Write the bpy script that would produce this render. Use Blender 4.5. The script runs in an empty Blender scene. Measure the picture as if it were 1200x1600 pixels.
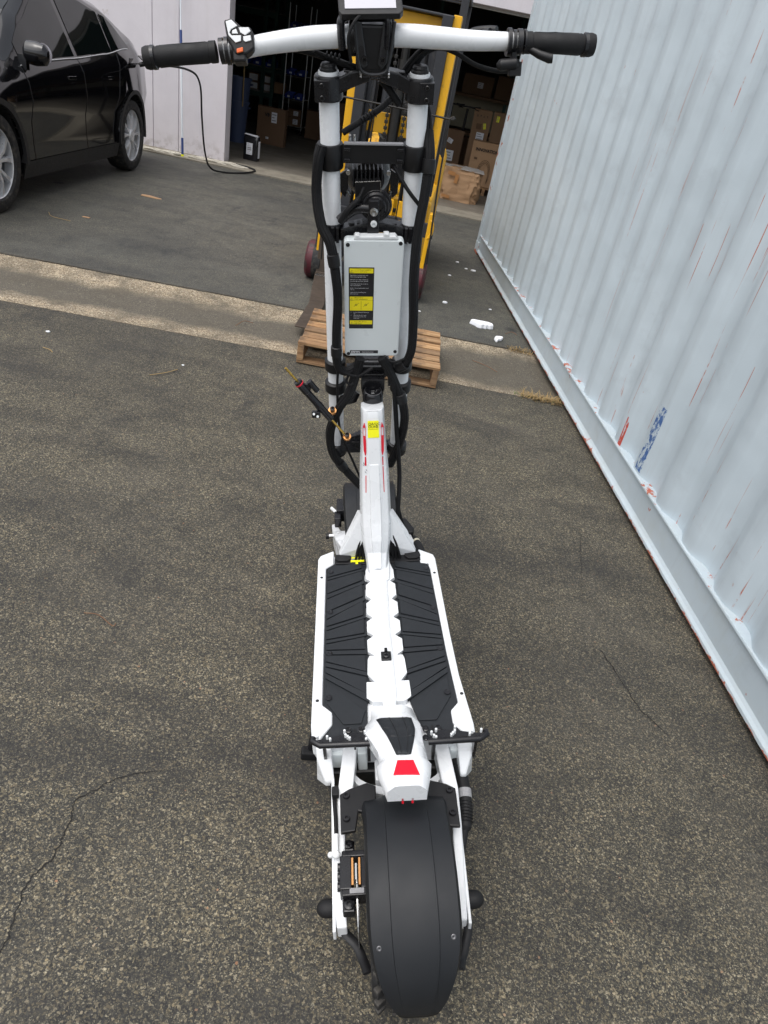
import bpy, bmesh, math, random
from mathutils import Vector, Matrix, noise
random.seed(7)
PI = math.pi
R = math.radians
S = bpy.context.scene
COL = S.collection

# ---------------------------------------------------------------- camera
CAM_H = 1.45
cam_d = bpy.data.cameras.new('camera')
cam = bpy.data.objects.new('camera', cam_d)
COL.objects.link(cam)
cam_d.sensor_fit = 'VERTICAL'
cam_d.sensor_height = 32.0
cam_d.lens = 1050.0 / 1600.0 * 32.0
cam_d.clip_start = 0.02
cam_d.clip_end = 600
_rot = Matrix(((0.9785171244, -0.2061655577, 0.0),
               (0.1118937042, 0.5310775812, -0.8399026144),
               (0.1731589910, 0.8218590910, 0.5427371356)))
cam.matrix_world = Matrix.Translation((0, 0, CAM_H)) @ _rot.to_4x4()
S.camera = cam

# ---------------------------------------------------------------- world, sun, exposure
SUN_EL, SUN_AZ = 66.0, 225.0          # azimuth measured from +Y clockwise: high behind the camera
W = bpy.data.worlds.new('World')
S.world = W
W.use_nodes = True
nt = W.node_tree
nt.nodes.clear()
wo = nt.nodes.new('ShaderNodeOutputWorld')
bg = nt.nodes.new('ShaderNodeBackground')
sky = nt.nodes.new('ShaderNodeTexSky')
sky.sky_type = 'NISHITA'
sky.sun_disc = False
sky.sun_elevation = R(SUN_EL)
sky.sun_rotation = R(SUN_AZ)
sky.air_density = 1.0
sky.dust_density = 4.0
sky.ozone_density = 1.0
hs = nt.nodes.new('ShaderNodeHueSaturation')
hs.inputs['Saturation'].default_value = 0.30
nt.links.new(sky.outputs[0], hs.inputs['Color'])
nt.links.new(hs.outputs[0], bg.inputs['Color'])
bg.inputs['Strength'].default_value = 0.15
nt.links.new(bg.outputs[0], wo.inputs['Surface'])

sun_d = bpy.data.lights.new('sun', 'SUN')
sun_d.energy = 0.95
sun_d.angle = R(90)
sun_d.color = (1.0, 0.97, 0.93)
sun = bpy.data.objects.new('sun', sun_d)
COL.objects.link(sun)
_az = R(SUN_AZ)
_sdir = Vector((math.sin(_az) * math.cos(R(SUN_EL)), math.cos(_az) * math.cos(R(SUN_EL)), math.sin(R(SUN_EL))))
sun.rotation_euler = _sdir.to_track_quat('Z', 'Y').to_euler()
sun.location = _sdir * 30

S.view_settings.view_transform = 'Standard'
S.view_settings.look = 'None'
S.view_settings.exposure = 0.58
S.view_settings.gamma = 1.0
S.render.engine = 'CYCLES'
S.cycles.max_bounces = 6
S.cycles.use_denoising = True

# ---------------------------------------------------------------- materials
class NT:
    def __init__(s, name):
        s.m = bpy.data.materials.new(name)
        s.m.use_nodes = True
        s.t = s.m.node_tree
        s.b = s.t.nodes['Principled BSDF']
        s.tc = None
    def n(s, typ, **kw):
        x = s.t.nodes.new(typ)
        for k, v in kw.items():
            setattr(x, k, v)
        return x
    def l(s, a, b):
        s.t.links.new(a, b)
    def obj(s):
        if s.tc is None:
            s.tc = s.n('ShaderNodeTexCoord')
        return s.tc.outputs['Object']
    def mapped(s, scale=(1, 1, 1), rot=(0, 0, 0), loc=(0, 0, 0)):
        m = s.n('ShaderNodeMapping')
        m.inputs['Scale'].default_value = scale
        m.inputs['Rotation'].default_value = rot
        m.inputs['Location'].default_value = loc
        s.l(s.obj(), m.inputs[0])
        return m.outputs[0]
    def noise(s, scale, detail=3, rough=0.55, vec=None, dist=0.0):
        x = s.n('ShaderNodeTexNoise')
        x.inputs['Scale'].default_value = scale
        x.inputs['Detail'].default_value = detail
        x.inputs['Roughness'].default_value = rough
        x.inputs['Distortion'].default_value = dist
        s.l(vec or s.obj(), x.inputs['Vector'])
        return x.outputs['Fac']
    def voro(s, scale, vec=None, feature='F1'):
        x = s.n('ShaderNodeTexVoronoi', feature=feature)
        x.inputs['Scale'].default_value = scale
        s.l(vec or s.obj(), x.inputs['Vector'])
        return x
    def ramp(s, fac, stops, interp='LINEAR'):
        x = s.n('ShaderNodeValToRGB')
        x.color_ramp.interpolation = interp
        e = x.color_ramp.elements
        while len(e) < len(stops):
            e.new(0.5)
        for i, (p, c) in enumerate(stops):
            e[i].position = p
            e[i].color = (c[0], c[1], c[2], 1) if not isinstance(c, (int, float)) else (c, c, c, 1)
        s.l(fac, x.inputs[0])
        return x.outputs[0]
    def mix(s, fac, a, b, blend='MIX'):
        x = s.n('ShaderNodeMix', data_type='RGBA', blend_type=blend)
        for i, v in ((0, fac), (6, a), (7, b)):
            if isinstance(v, (int, float)):
                x.inputs[i].default_value = v if i == 0 else (v, v, v, 1)
            elif isinstance(v, tuple):
                x.inputs[i].default_value = (v[0], v[1], v[2], 1)
            else:
                s.l(v, x.inputs[i])
        return x.outputs[2]
    def math(s, op, a, b=0.0, clamp=False):
        x = s.n('ShaderNodeMath', operation=op)
        x.use_clamp = clamp
        for i, v in ((0, a), (1, b)):
            if isinstance(v, (int, float)):
                x.inputs[i].default_value = v
            else:
                s.l(v, x.inputs[i])
        return x.outputs[0]
    def bump(s, h, strength=0.3, dist=0.002, prev=None):
        x = s.n('ShaderNodeBump')
        x.inputs['Strength'].default_value = strength
        x.inputs['Distance'].default_value = dist
        s.l(h, x.inputs['Height'])
        if prev is not None:
            s.l(prev, x.inputs['Normal'])
        s.l(x.outputs[0], s.b.inputs['Normal'])
        return x.outputs[0]
    def xyz(s):
        x = s.n('ShaderNodeSeparateXYZ')
        s.l(s.obj(), x.inputs[0])
        return x.outputs
    def set(s, col=None, rough=None, metal=None, coat=None, spec=None):
        for k, v in (('Base Color', col), ('Roughness', rough), ('Metallic', metal), ('Coat Weight', coat), ('Specular IOR Level', spec)):
            if v is None:
                continue
            if isinstance(v, (int, float)):
                s.b.inputs[k].default_value = v if k != 'Base Color' else (v, v, v, 1)
            elif isinstance(v, tuple):
                s.b.inputs[k].default_value = (v[0], v[1], v[2], 1)
            else:
                s.l(v, s.b.inputs[k])
        return s.m

MT = {}
def simple(name, col, rough=0.5, metal=0.0, vary=0.15, scale=30, coat=0.0, bump=0.0, bscale=200, spec=None, dirt=None):
    """base colour with a little noise variation in tone and gloss, optional fine relief"""
    k = NT(name)
    a = k.noise(scale, 4, 0.6)
    c = k.mix(a, tuple(x * (1 - vary) for x in col), tuple(min(1, x * (1 + vary)) for x in col))
    if dirt:
        d = k.noise(dirt[1], 6, 0.65)
        dm = k.ramp(d, [(dirt[2], 0.0), (min(1, dirt[2] + 0.15), 1.0)])
        c = k.mix(k.math('MULTIPLY', dm, dirt[3]), c, dirt[0])
    r = k.ramp(k.noise(scale * 2.3, 3), [(0.3, max(0.02, rough - 0.08)), (0.7, min(1, rough + 0.08))])
    k.set(c, r, metal, coat, spec)
    if bump:
        k.bump(k.noise(bscale, 3), bump, 0.001)
    MT[name] = k.m
    return k.m

simple('black_plastic', (0.010, 0.010, 0.011), 0.40, 0, 0.25, 40, spec=0.35, bump=0.15, bscale=900)
simple('black_metal', (0.009, 0.009, 0.011), 0.30, 0.0, 0.25, 30, spec=0.45, bump=0.08, bscale=700)
simple('satin_black', (0.028, 0.029, 0.032), 0.34, 0.2, 0.1, 40)
simple('black_gloss', (0.012, 0.012, 0.014), 0.16, 0, 0.2, 20)
simple('black_rubber', (0.011, 0.011, 0.012), 0.60, 0, 0.3, 25, spec=0.3, bump=0.3, bscale=500, dirt=((0.05, 0.045, 0.04), 14, 0.66, 0.2))
simple('tyre_rubber', (0.014, 0.014, 0.015), 0.75, 0, 0.3, 25, bump=0.3, bscale=300, dirt=((0.10, 0.09, 0.075), 22, 0.5, 0.5))
simple('mat_rubber', (0.012, 0.0145, 0.018), 0.55, 0, 0.2, 18, spec=0.4, bump=0.5, bscale=1500, dirt=((0.06, 0.06, 0.06), 16, 0.62, 0.22))
simple('fender_plastic', (0.011, 0.0125, 0.0150), 0.46, 0, 0.12, 8, bump=0.35, bscale=1600, spec=0.35, dirt=((0.05, 0.05, 0.05), 30, 0.66, 0.15))
simple('cable_black', (0.008, 0.008, 0.009), 0.55, 0, 0.2, 60, spec=0.25, bump=0.6, bscale=1400)
simple('white_paint', (0.75, 0.77, 0.79), 0.28, 0, 0.02, 10, coat=0.3, dirt=((0.60, 0.60, 0.57), 22, 0.74, 0.06))
simple('white_plastic', (0.72, 0.74, 0.75), 0.38, 0, 0.02, 12, bump=0.08, bscale=900)
simple('grey_paint', (0.70, 0.75, 0.76), 0.34, 0, 0.03, 9, bump=0.05, bscale=600)
simple('yellow_print', (0.85, 0.72, 0.01), 0.4, 0, 0.04, 60)
simple('neon_yellow', (0.90, 0.88, 0.01), 0.5, 0, 0.04, 60)
simple('black_print', (0.010, 0.010, 0.012), 0.35, 0, 0.1, 60)
simple('white_print', (0.72, 0.72, 0.74), 0.45, 0, 0.08, 80)
simple('grey_print', (0.28, 0.28, 0.29), 0.5, 0, 0.3, 300)
simple('red_print', (0.62, 0.012, 0.03), 0.4, 0, 0.1, 60)
simple('red_lens', (0.80, 0.01, 0.03), 0.15, 0, 0.05, 60)
simple('orange_plastic', (0.75, 0.13, 0.02), 0.4, 0, 0.1, 60)
simple('steel', (0.55, 0.55, 0.55), 0.28, 1.0, 0.15, 60)
simple('chrome_wire', (0.50, 0.50, 0.50), 0.35, 0.9, 0.2, 30)
simple('gold_anodised', (0.75, 0.50, 0.12), 0.25, 1.0, 0.1, 60)
simple('dull_steel', (0.12, 0.12, 0.125), 0.35, 0.8, 0.15, 60)
simple('copper', (0.72, 0.36, 0.14), 0.3, 1.0, 0.15, 90)
simple('red_anodised', (0.60, 0.02, 0.04), 0.3, 0.6, 0.1, 60)
simple('forklift_yellow', (0.80, 0.42, 0.01), 0.4, 0, 0.10, 6, dirt=((0.10, 0.06, 0.03), 14, 0.60, 0.7))
simple('forklift_dark', (0.030, 0.032, 0.038), 0.5, 0.2, 0.35, 8, dirt=((0.10, 0.09, 0.08), 18, 0.58, 0.5))
simple('grease_black', (0.012, 0.011, 0.010), 0.4, 0.1, 0.4, 30)
simple('fork_steel', (0.085, 0.065, 0.05), 0.55, 0.5, 0.5, 9, bump=0.5, bscale=60)
simple('red_rim', (0.075, 0.007, 0.014), 0.55, 0, 0.3, 12, dirt=((0.03, 0.022, 0.02), 16, 0.46, 0.9))
simple('blue_bin', (0.015, 0.045, 0.30), 0.4, 0, 0.15, 10)
simple('blue_can', (0.045, 0.065, 0.13), 0.55, 0, 0.2, 6)
simple('paper_label', (0.75, 0.76, 0.80), 0.6, 0, 0.05, 90)
simple('foam_white', (0.86, 0.88, 0.92), 0.8, 0, 0.04, 40, bump=0.6, bscale=300)
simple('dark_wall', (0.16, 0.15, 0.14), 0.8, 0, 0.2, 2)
simple('pale_inner_wall', (0.38, 0.35, 0.26), 0.8, 0, 0.2, 2)
simple('rack_green', (0.02, 0.06, 0.05), 0.5, 0.2, 0.3, 8)
simple('straw', (0.33, 0.23, 0.10), 0.8, 0, 0.4, 120)
simple('grass_green', (0.13, 0.17, 0.05), 0.8, 0, 0.4, 120)
simple('brown_twig', (0.16, 0.08, 0.04), 0.8, 0, 0.3, 120)
simple('blue_grip', (0.03, 0.06, 0.20), 0.45, 0, 0.1, 60)
simple('pole_white', (0.72, 0.76, 0.80), 0.35, 0.1, 0.06, 30)
simple('dirty_cord', (0.50, 0.47, 0.40), 0.9, 0, 0.4, 90, bump=1.0, bscale=220)
simple('car_black_plastic', (0.018, 0.018, 0.019), 0.6, 0, 0.2, 30)
simple('rim_silver', (0.72, 0.73, 0.75), 0.35, 0.45, 0.08, 20)
simple('rim_dark', (0.05, 0.05, 0.055), 0.4, 0.5, 0.2, 20)
simple('beige_seat', (0.30, 0.25, 0.18), 0.7, 0, 0.2, 10)
simple('wax_beige', (0.48, 0.45, 0.35), 0.5, 0, 0.1, 60)

k = NT('car_paint')
k.set((0.004, 0.004, 0.005), k.ramp(k.noise(3, 5), [(0.3, 0.05), (0.8, 0.12)]), 0.0, 0.55, 0.4)
k.b.inputs['Coat Roughness'].default_value = 0.03
MT['car_paint'] = k.m
k = NT('car_glass')
k.set((0.004, 0.006, 0.006), 0.03, 0.0, 0.15, 0.5)
MT['car_glass'] = k.m
k = NT('pale_sky_glass')
k.set((0.42, 0.41, 0.46), 0.06, 0.0, 1.0, 0.9)  # pale lavender base puts the reflected sky into the colour
MT['pale_sky_glass'] = k.m

def asphalt(name, tone, contrast, warm):
    k = NT(name)
    t = tone
    def sep(v):
        x = k.n('ShaderNodeSeparateColor'); k.l(v.outputs['Color'], x.inputs[0]); return x.outputs
    warp = k.n('ShaderNodeVectorMath', operation='ADD')
    nz = k.n('ShaderNodeTexNoise'); nz.inputs['Scale'].default_value = 140; k.l(k.obj(), nz.inputs['Vector'])
    sc_ = k.n('ShaderNodeVectorMath', operation='SCALE'); sc_.inputs['Scale'].default_value = 0.006; k.l(nz.outputs['Color'], sc_.inputs[0])
    k.l(k.obj(), warp.inputs[0]); k.l(sc_.outputs[0], warp.inputs[1])
    vec = warp.outputs[0]
    v1, v2, v3 = k.voro(245, vec), k.voro(105, vec), k.voro(500, vec)
    s1, s2, s3 = sep(v1), sep(v2), sep(v3)
    c1 = k.ramp(s1[0], [(0.0, (t * .25, t * .26, t * .28)), (0.40, (t * .60, t * .60, t * .60)), (0.62, (t * 1.1, t * 1.05, t * .92)), (0.80, (t * 2.0, t * 1.75, t * 1.25)), (0.92, (t * 4.2, t * 3.4, t * 2.1)), (1.0, (t * 7.5, t * 6.6, t * 4.8))])
    c3 = k.ramp(s3[0], [(0.0, (t * .2, t * .2, t * .22)), (0.45, (t * .7, t * .68, t * .62)), (0.8, (t * 1.7, t * 1.55, t * 1.2)), (0.92, (t * 4.2, t * 3.6, t * 2.4)), (1.0, (t * 8.5, t * 7.8, t * 6.0))])
    c = k.mix(0.5, c1, c3)
    c = k.mix(contrast, (t * 1.15, t * 1.10, t * 1.0), c)
    # the odd larger chip of aggregate, angular and off-round
    big_ = k.math('MULTIPLY', k.math('GREATER_THAN', s2[1], 0.93), k.math('LESS_THAN', k.math('ADD', v2.outputs['Distance'], k.math('MULTIPLY', k.noise(260, 2), 0.35)), 0.46))
    scol = k.ramp(s2[0], [(0.0, (t * 2.2, t * 2.1, t * 1.8)), (0.5, (t * 4.2, t * 3.4, t * 2.1)), (0.85, (t * 5.6, t * 4.8, t * 3.5)), (1.0, (t * 5.0, t * 2.6, t * 1.5))])
    c = k.mix(k.math('MULTIPLY', big_, contrast), c, scol)
    c = k.mix(k.ramp(k.noise(6.5, 6, 0.7), [(0.46, 0.0), (0.74, 0.55)]), c, (t * 0.32, t * 0.33, t * 0.35))
    c = k.mix(k.ramp(k.noise(0.7, 5, 0.6), [(0.42, 0.0), (0.66, 0.55)]), c, (t * 0.45, t * 0.45, t * 0.46))
    c = k.mix(k.ramp(k.noise(1.7, 7, 0.72), [(0.48, 0.0), (0.75, 0.30)]), c, (t * 2.1 * warm, t * 1.95, t * 1.7))
    c = k.mix(k.ramp(k.noise(1.0, 6, 0.65, k.mapped((.55, 2.6, 1), (0, 0, -1.0))), [(0.50, 0.0), (0.64, 0.50 if contrast > .8 else 0.25)]), c, (t * 0.38, t * 0.38, t * 0.41))
    c = k.mix(k.ramp(k.noise(1.0, 7, 0.7, k.mapped((2.8, 1.3, 1), (0, 0, 0.5), (3, 7, 0))), [(0.58, 0.0), (0.66, 0.5)]), c, (t * 0.35, t * 0.36, t * 0.40))
    stain = k.voro(1.15)
    ssp = sep(stain)
    c = k.mix(k.math('MULTIPLY', k.ramp(k.math('ADD', stain.outputs['Distance'], k.math('MULTIPLY', k.noise(9, 5, 0.6), 0.10)), [(0.085, 0.75), (0.13, 0.0)]), k.math('GREATER_THAN', ssp[0], 0.72)), c, (t * 0.22, t * 0.22, t * 0.24))
    # faint long scrapes
    c = k.mix(k.ramp(k.noise(1.0, 5, 0.6, k.mapped((1.1, 9, 1), (0, 0, 0.9))), [(0.68, 0.0), (0.74, 0.18)]), c, (t * 3.2, t * 3.1, t * 2.9))
    c = k.mix(1.0, c, (1.0 * warm, 1.0, 0.965 / warm), 'MULTIPLY')
    k.set(c, k.ramp(s1[1], [(0.0, 0.6), (1.0, 0.9)]), 0, None, 0.3)
    h = k.math('ADD', k.math('MULTIPLY', s1[2], 0.6), k.math('MULTIPLY', s3[2], 0.5))
    k.bump(h, 0.55 * contrast, 0.0025)
    MT[name] = k.m
asphalt('near_asphalt', 0.066, 1.0, 1.01)
asphalt('far_asphalt', 0.074, 0.55, 0.96)

k = NT('gutter_concrete')
X, Y, Z = k.xyz()
wob = k.math('MULTIPLY', k.math('SUBTRACT', k.noise(2.2, 6, 0.7), 0.5), 0.34)
d = k.math('ADD', k.math('ABSOLUTE', k.math('ADD', Y, 0.03)), wob)
worn = k.ramp(k.math('ADD', k.math('DIVIDE', X, 3.0), 0.5), [(0.42, 0.0), (0.72, 1.0)])       # traffic has worn the right end dull
edge = k.ramp(k.math('SUBTRACT', d, k.math('MULTIPLY', worn, 0.13)), [(0.14, 0.0), (0.28, 1.0)])
v = k.voro(190)
sp = k.n('ShaderNodeSeparateColor'); k.l(v.outputs['Color'], sp.inputs[0])
dirt = k.ramp(sp.outputs[1], [(0.0, (0.055, 0.050, 0.042)), (0.5, (0.095, 0.086, 0.070)), (0.85, (0.135, 0.120, 0.094)), (1.0, (0.24, 0.21, 0.16))])
dirt = k.mix(k.ramp(k.noise(5, 7, 0.7), [(0.35, 0.0), (0.7, 0.6)]), dirt, (0.125, 0.112, 0.090))
agg = k.ramp(sp.outputs[0], [(0.0, (0.10, 0.075, 0.050)), (0.3, (0.21, 0.165, 0.11)), (0.6, (0.34, 0.275, 0.19)), (0.85, (0.50, 0.42, 0.30)), (1.0, (0.60, 0.54, 0.43))])
c = k.mix(edge, dirt, agg)
c = k.mix(k.ramp(k.noise(3.2, 7, 0.75), [(0.42, 0.0), (0.62, 0.75)]), c, (0.095, 0.083, 0.064))
k.set(c, 0.85, 0, None, 0.3)
k.bump(v.outputs['Distance'], 0.6, 0.004)
MT['gutter_concrete'] = k.m

k = NT('slab_concrete')
c = k.ramp(k.noise(4, 7, 0.7), [(0.25, (0.12, 0.105, 0.08)), (0.5, (0.21, 0.19, 0.15)), (0.8, (0.29, 0.26, 0.21))])
k.set(c, 0.8, 0)
k.bump(k.noise(80, 4), 0.4, 0.002)
MT['slab_concrete'] = k.m
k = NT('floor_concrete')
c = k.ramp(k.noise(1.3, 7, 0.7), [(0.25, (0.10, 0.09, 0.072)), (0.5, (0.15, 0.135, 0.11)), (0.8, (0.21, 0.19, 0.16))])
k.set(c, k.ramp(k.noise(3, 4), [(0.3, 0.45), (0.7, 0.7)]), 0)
MT['floor_concrete'] = k.m

k = NT('wall_paint')
z = k.xyz()[2]
c = k.ramp(k.noise(3, 6, 0.6), [(0.3, (0.60, 0.57, 0.60)), (0.7, (0.66, 0.63, 0.66))])
streak = k.noise(2.2, 5, 0.7, k.mapped((6, 6, 0.5)))
c = k.mix(k.ramp(streak, [(0.55, 0.0), (0.8, 0.25)]), c, (0.45, 0.42, 0.40))
scuff = k.math('MULTIPLY', k.ramp(k.noise(9, 6, 0.7), [(0.48, 0.0), (0.62, 1.0)]), k.ramp(z, [(0.0, 0.55), (0.25, 0.0)]))
c = k.mix(scuff, c, (0.22, 0.18, 0.15))
c = k.mix(k.ramp(k.noise(2.6, 7, 0.75), [(0.66, 0.0), (0.70, 0.6)]), c, (0.42, 0.36, 0.31))
k.set(c, 0.75)
k.bump(k.noise(40, 5), 0.25, 0.003)
MT['wall_paint'] = k.m

def container_mat(name, rail):
    k = NT(name)
    X, Y, Z = k.xyz()
    base = k.ramp(k.noise(1.4, 5, 0.6), [(0.3, (0.44, 0.51, 0.555)), (0.7, (0.49, 0.56, 0.605))])
    if rail:
        base = k.mix(k.ramp(k.noise(6, 6, 0.7), [(0.45, 0.0), (0.75, 0.5)]), base, (0.42, 0.45, 0.43))
    # long vertical rub marks, grey
    rub = k.noise(5.0, 5, 0.6, k.mapped((1, 7, 0.45)))
    base = k.mix(k.ramp(rub, [(0.56, 0.0), (0.72, 0.35)]), base, (0.40, 0.45, 0.48))
    smear = k.noise(2.3, 6, 0.7, k.mapped((1, 1.0, 1.6), (0.5, 0, 0)))
    base = k.mix(k.ramp(smear, [(0.56, 0.0), (0.66, 0.30)]), base, (0.34, 0.38, 0.41))
    # primer-red scratches running down the ridges
    thin = k.noise(1.0, 3, 0.5, k.mapped((1, 55, 1.1)))
    brk = k.noise(7.0, 5, 0.7)
    near = k.ramp(k.math('DIVIDE', Y, 12.2), [(0.27, 0.0), (0.40, 1.0)])
    if rail:
        chips = k.noise(9.0, 6, 0.72)
        low = k.ramp(Z, [(0.022, 0.30), (0.030, 0.12), (0.044, 0.0)])
        top = k.ramp(Z, [(0.178, 0.0), (0.188, 0.09)])
        m = k.ramp(k.math('ADD', k.math('ADD', chips, low), top), [(0.665, 0.0), (0.69, 1.0)])
        m2 = k.ramp(k.noise(26.0, 5, 0.7), [(0.70, 0.0), (0.72, 0.9)])
        m = k.math('MAXIMUM', m, m2)
    else:
        m = k.math('MULTIPLY', k.ramp(thin, [(0.652, 0.0), (0.672, 1.0)]), k.ramp(brk, [(0.46, 0.0), (0.53, 0.9)]))
        m = k.math('MULTIPLY', m, near)
        dots = k.ramp(k.noise(30.0, 3, 0.6, k.mapped((1, 1, 0.35))), [(0.735, 0.0), (0.75, 1.0)])
        m = k.math('MAXIMUM', m, k.math('MULTIPLY', dots, k.ramp(k.noise(1.3, 3), [(0.5, 0.0), (0.6, 1.0)])))
    rust = k.ramp(k.noise(60, 4), [(0.35, (0.42, 0.10, 0.06)), (0.6, (0.36, 0.12, 0.07)), (0.8, (0.16, 0.06, 0.04))])
    c = k.mix(m, base, rust)
    if not rail:
        # a rubbed blue and red transfer on one ridge low down
        def band(v, lo, hi):
            return k.math('MULTIPLY', k.math('GREATER_THAN', v, lo), k.math('LESS_THAN', v, hi))
        spot = k.math('MULTIPLY', band(Y, 5.026, 5.088), band(Z, 0.20, 0.50))
        spot = k.math('MULTIPLY', spot, k.ramp(k.noise(1.0, 5, 0.8, k.mapped((10, 34, 22), (.5, 0, 0))), [(0.485, 0.0), (0.51, 1.0)]))
        c = k.mix(spot, c, (0.05, 0.12, 0.30))
        spot2 = k.math('MULTIPLY', band(Y, 4.792, 4.822), band(Z, 0.17, 0.33))
        spot2 = k.math('MULTIPLY', spot2, k.ramp(k.noise(1.0, 4, 0.7, k.mapped((10, 30, 9))), [(0.43, 0.0), (0.48, 1.0)]))
        c = k.mix(spot2, c, (0.45, 0.07, 0.05))
    k.set(c, k.ramp(k.noise(5, 4), [(0.3, 0.42), (0.7, 0.6)]), 0, None, 0.4)
    p = k.bump(k.noise(1.6, 3, 0.5), 0.6, 0.04)
    k.bump(k.noise(14, 4, 0.5), 0.12, 0.01, p)
    MT[name] = k.m
container_mat('container_panel', False)
container_mat('container_rail', True)

def cardboard(name, a, b):
    k = NT(name)
    c = k.mix(k.noise(4, 5), a, b)
    c = k.mix(k.ramp(k.noise(2.0, 6, 0.7), [(0.55, 0.0), (0.8, 0.5)]), c, tuple(x * 0.6 for x in a))
    k.set(c, 0.8)
    k.bump(k.noise(18, 5), 0.5, 0.01)
    MT[name] = k.m
cardboard('cardboard', (0.23, 0.135, 0.075), (0.29, 0.18, 0.10))  # carton browns lowered to carry the weaker light indoors
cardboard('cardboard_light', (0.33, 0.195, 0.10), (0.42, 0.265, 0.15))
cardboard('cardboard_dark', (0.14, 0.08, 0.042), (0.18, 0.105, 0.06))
simple('grey_card', (0.34, 0.32, 0.30), 0.8, 0, 0.2, 14, bump=0.5, bscale=60)
simple('tape_brown', (0.36, 0.17, 0.06), 0.35, 0, 0.15, 30)

k = NT('pallet_wood')
g = k.noise(3.0, 6, 0.65, k.mapped((1.2, 26, 26)), 0.6)
c = k.ramp(g, [(0.28, (0.10, 0.045, 0.02)), (0.44, (0.30, 0.155, 0.065)), (0.56, (0.44, 0.26, 0.12)), (0.75, (0.60, 0.42, 0.24))])
oi = k.n('ShaderNodeObjectInfo')
c = k.mix(k.ramp(oi.outputs['Random'], [(0.0, 0.0), (1.0, 0.75)]), c, (0.15, 0.095, 0.055))
c = k.mix(k.ramp(k.noise(6, 6, 0.7), [(0.50, 0.0), (0.66, 0.75)]), c, (0.085, 0.055, 0.035))
k.set(c, 0.8)
k.bump(g, 0.5, 0.004)
MT['pallet_wood'] = k.m

# ---------------------------------------------------------------- mesh building
class MB:
    def __init__(s):
        s.v = []; s.f = []
    def add(s, vs, fs):
        n = len(s.v)
        s.v += [Vector(p) for p in vs]
        s.f += [tuple(i + n for i in f) for f in fs]
        return s
    def box(s, c, d, rot=None, M=None):
        hx, hy, hz = d[0] / 2, d[1] / 2, d[2] / 2
        pts = [Vector((x, y, z)) for x in (-hx, hx) for y in (-hy, hy) for z in (-hz, hz)]
        m = rot if rot is not None else Matrix.Identity(3)
        pts = [m @ p + Vector(c) for p in pts]
        if M is not None:
            pts = [M @ p for p in pts]
        return s.add(pts, [(0, 1, 3, 2), (4, 6, 7, 5), (0, 4, 5, 1), (2, 3, 7, 6), (0, 2, 6, 4), (1, 5, 7, 3)])
    def prism(s, poly, z0, z1, M=None, top=None):
        """polygon in xy from z0 to z1; top may be a second polygon of the same count"""
        n = len(poly)
        t = top or poly
        a = sum(poly[i][0] * poly[(i + 1) % n][1] - poly[(i + 1) % n][0] * poly[i][1] for i in range(n))
        if a < 0:
            poly = poly[::-1]; t = t[::-1]
        f0 = z0 if callable(z0) else (lambda x, y: z0)
        f1 = z1 if callable(z1) else (lambda x, y: z1)
        pts = [Vector((p[0], p[1], f0(p[0], p[1]))) for p in poly] + [Vector((p[0], p[1], f1(p[0], p[1]))) for p in t]
        if M is not None:
            pts = [M @ p for p in pts]
        fs = [tuple(range(n - 1, -1, -1)), tuple(range(n, 2 * n))]
        fs += [(i, (i + 1) % n, n + (i + 1) % n, n + i) for i in range(n)]
        return s.add(pts, fs)
    def loft(s, rings, closed=True, caps=True):
        n = len(rings[0])
        vs = [p for r in rings for p in r]
        fs = []
        m = n if closed else n - 1
        for i in range(len(rings) - 1):
            for j in range(m):
                a = i * n + j; b = i * n + (j + 1) % n
                fs.append((a, b, b + n, a + n))
        if caps and closed:
            fs.append(tuple(range(n - 1, -1, -1)))
            fs.append(tuple((len(rings) - 1) * n + j for j in range(n)))
        return s.add(vs, fs)
    def tube(s, pts, r, n=10, caps=True, flat=1.0):
        pts = [Vector(p) for p in pts]
        rs = r if isinstance(r, (list, tuple)) else [r] * len(pts)
        T = [(pts[min(i + 1, len(pts) - 1)] - pts[max(i - 1, 0)]).normalized() for i in range(len(pts))]
        a = Vector((0, 0, 1)) if abs(T[0].z) < 0.9 else Vector((1, 0, 0))
        N = (a - T[0] * a.dot(T[0])).normalized()
        rings = []
        for i, p in enumerate(pts):
            if i:
                N = (N - T[i] * N.dot(T[i]))
                N = N.normalized() if N.length > 1e-6 else Vector((1, 0, 0))
            B = T[i].cross(N)
            rings.append([p + (N * math.cos(t) + B * math.sin(t) * flat) * rs[i] for t in (2 * PI * j / n for j in range(n))])
        return s.loft(rings, True, caps)
    def lathe(s, prof, c, axis, n=32, cap=True):
        """profile [(radius, height along axis)]"""
        ax = Vector(axis).normalized()
        a = Vector((0, 0, 1)) if abs(ax.z) < 0.9 else Vector((1, 0, 0))
        U = (a - ax * a.dot(ax)).normalized(); V = ax.cross(U)
        c = Vector(c)
        rings = [[c + ax * h + (U * math.cos(t) + V * math.sin(t)) * max(r, 1e-5) for t in (2 * PI * j / n for j in range(n))] for r, h in prof]
        return s.loft(rings, True, cap)
    def cyl(s, a, b, r, n=16, r2=None):
        return s.tube([a, b], [r, r2 if r2 is not None else r], n)
    def ball(s, c, r, n=12, sc=(1, 1, 1)):
        rings = []
        for i in range(1, n // 2 + 1):
            th = PI * i / (n // 2 + 1)
            rings.append([Vector((c[0] + r * sc[0] * math.sin(th) * math.cos(2 * PI * j / n), c[1] + r * sc[1] * math.sin(th) * math.sin(2 * PI * j / n), c[2] + r * sc[2] * math.cos(th))) for j in range(n)])
        return s.loft(rings)
    def grid(s, rows):
        return s.loft(rows, False, False)
    def xf(s, M):
        s.v = [M @ p for p in s.v]
        return s

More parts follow.
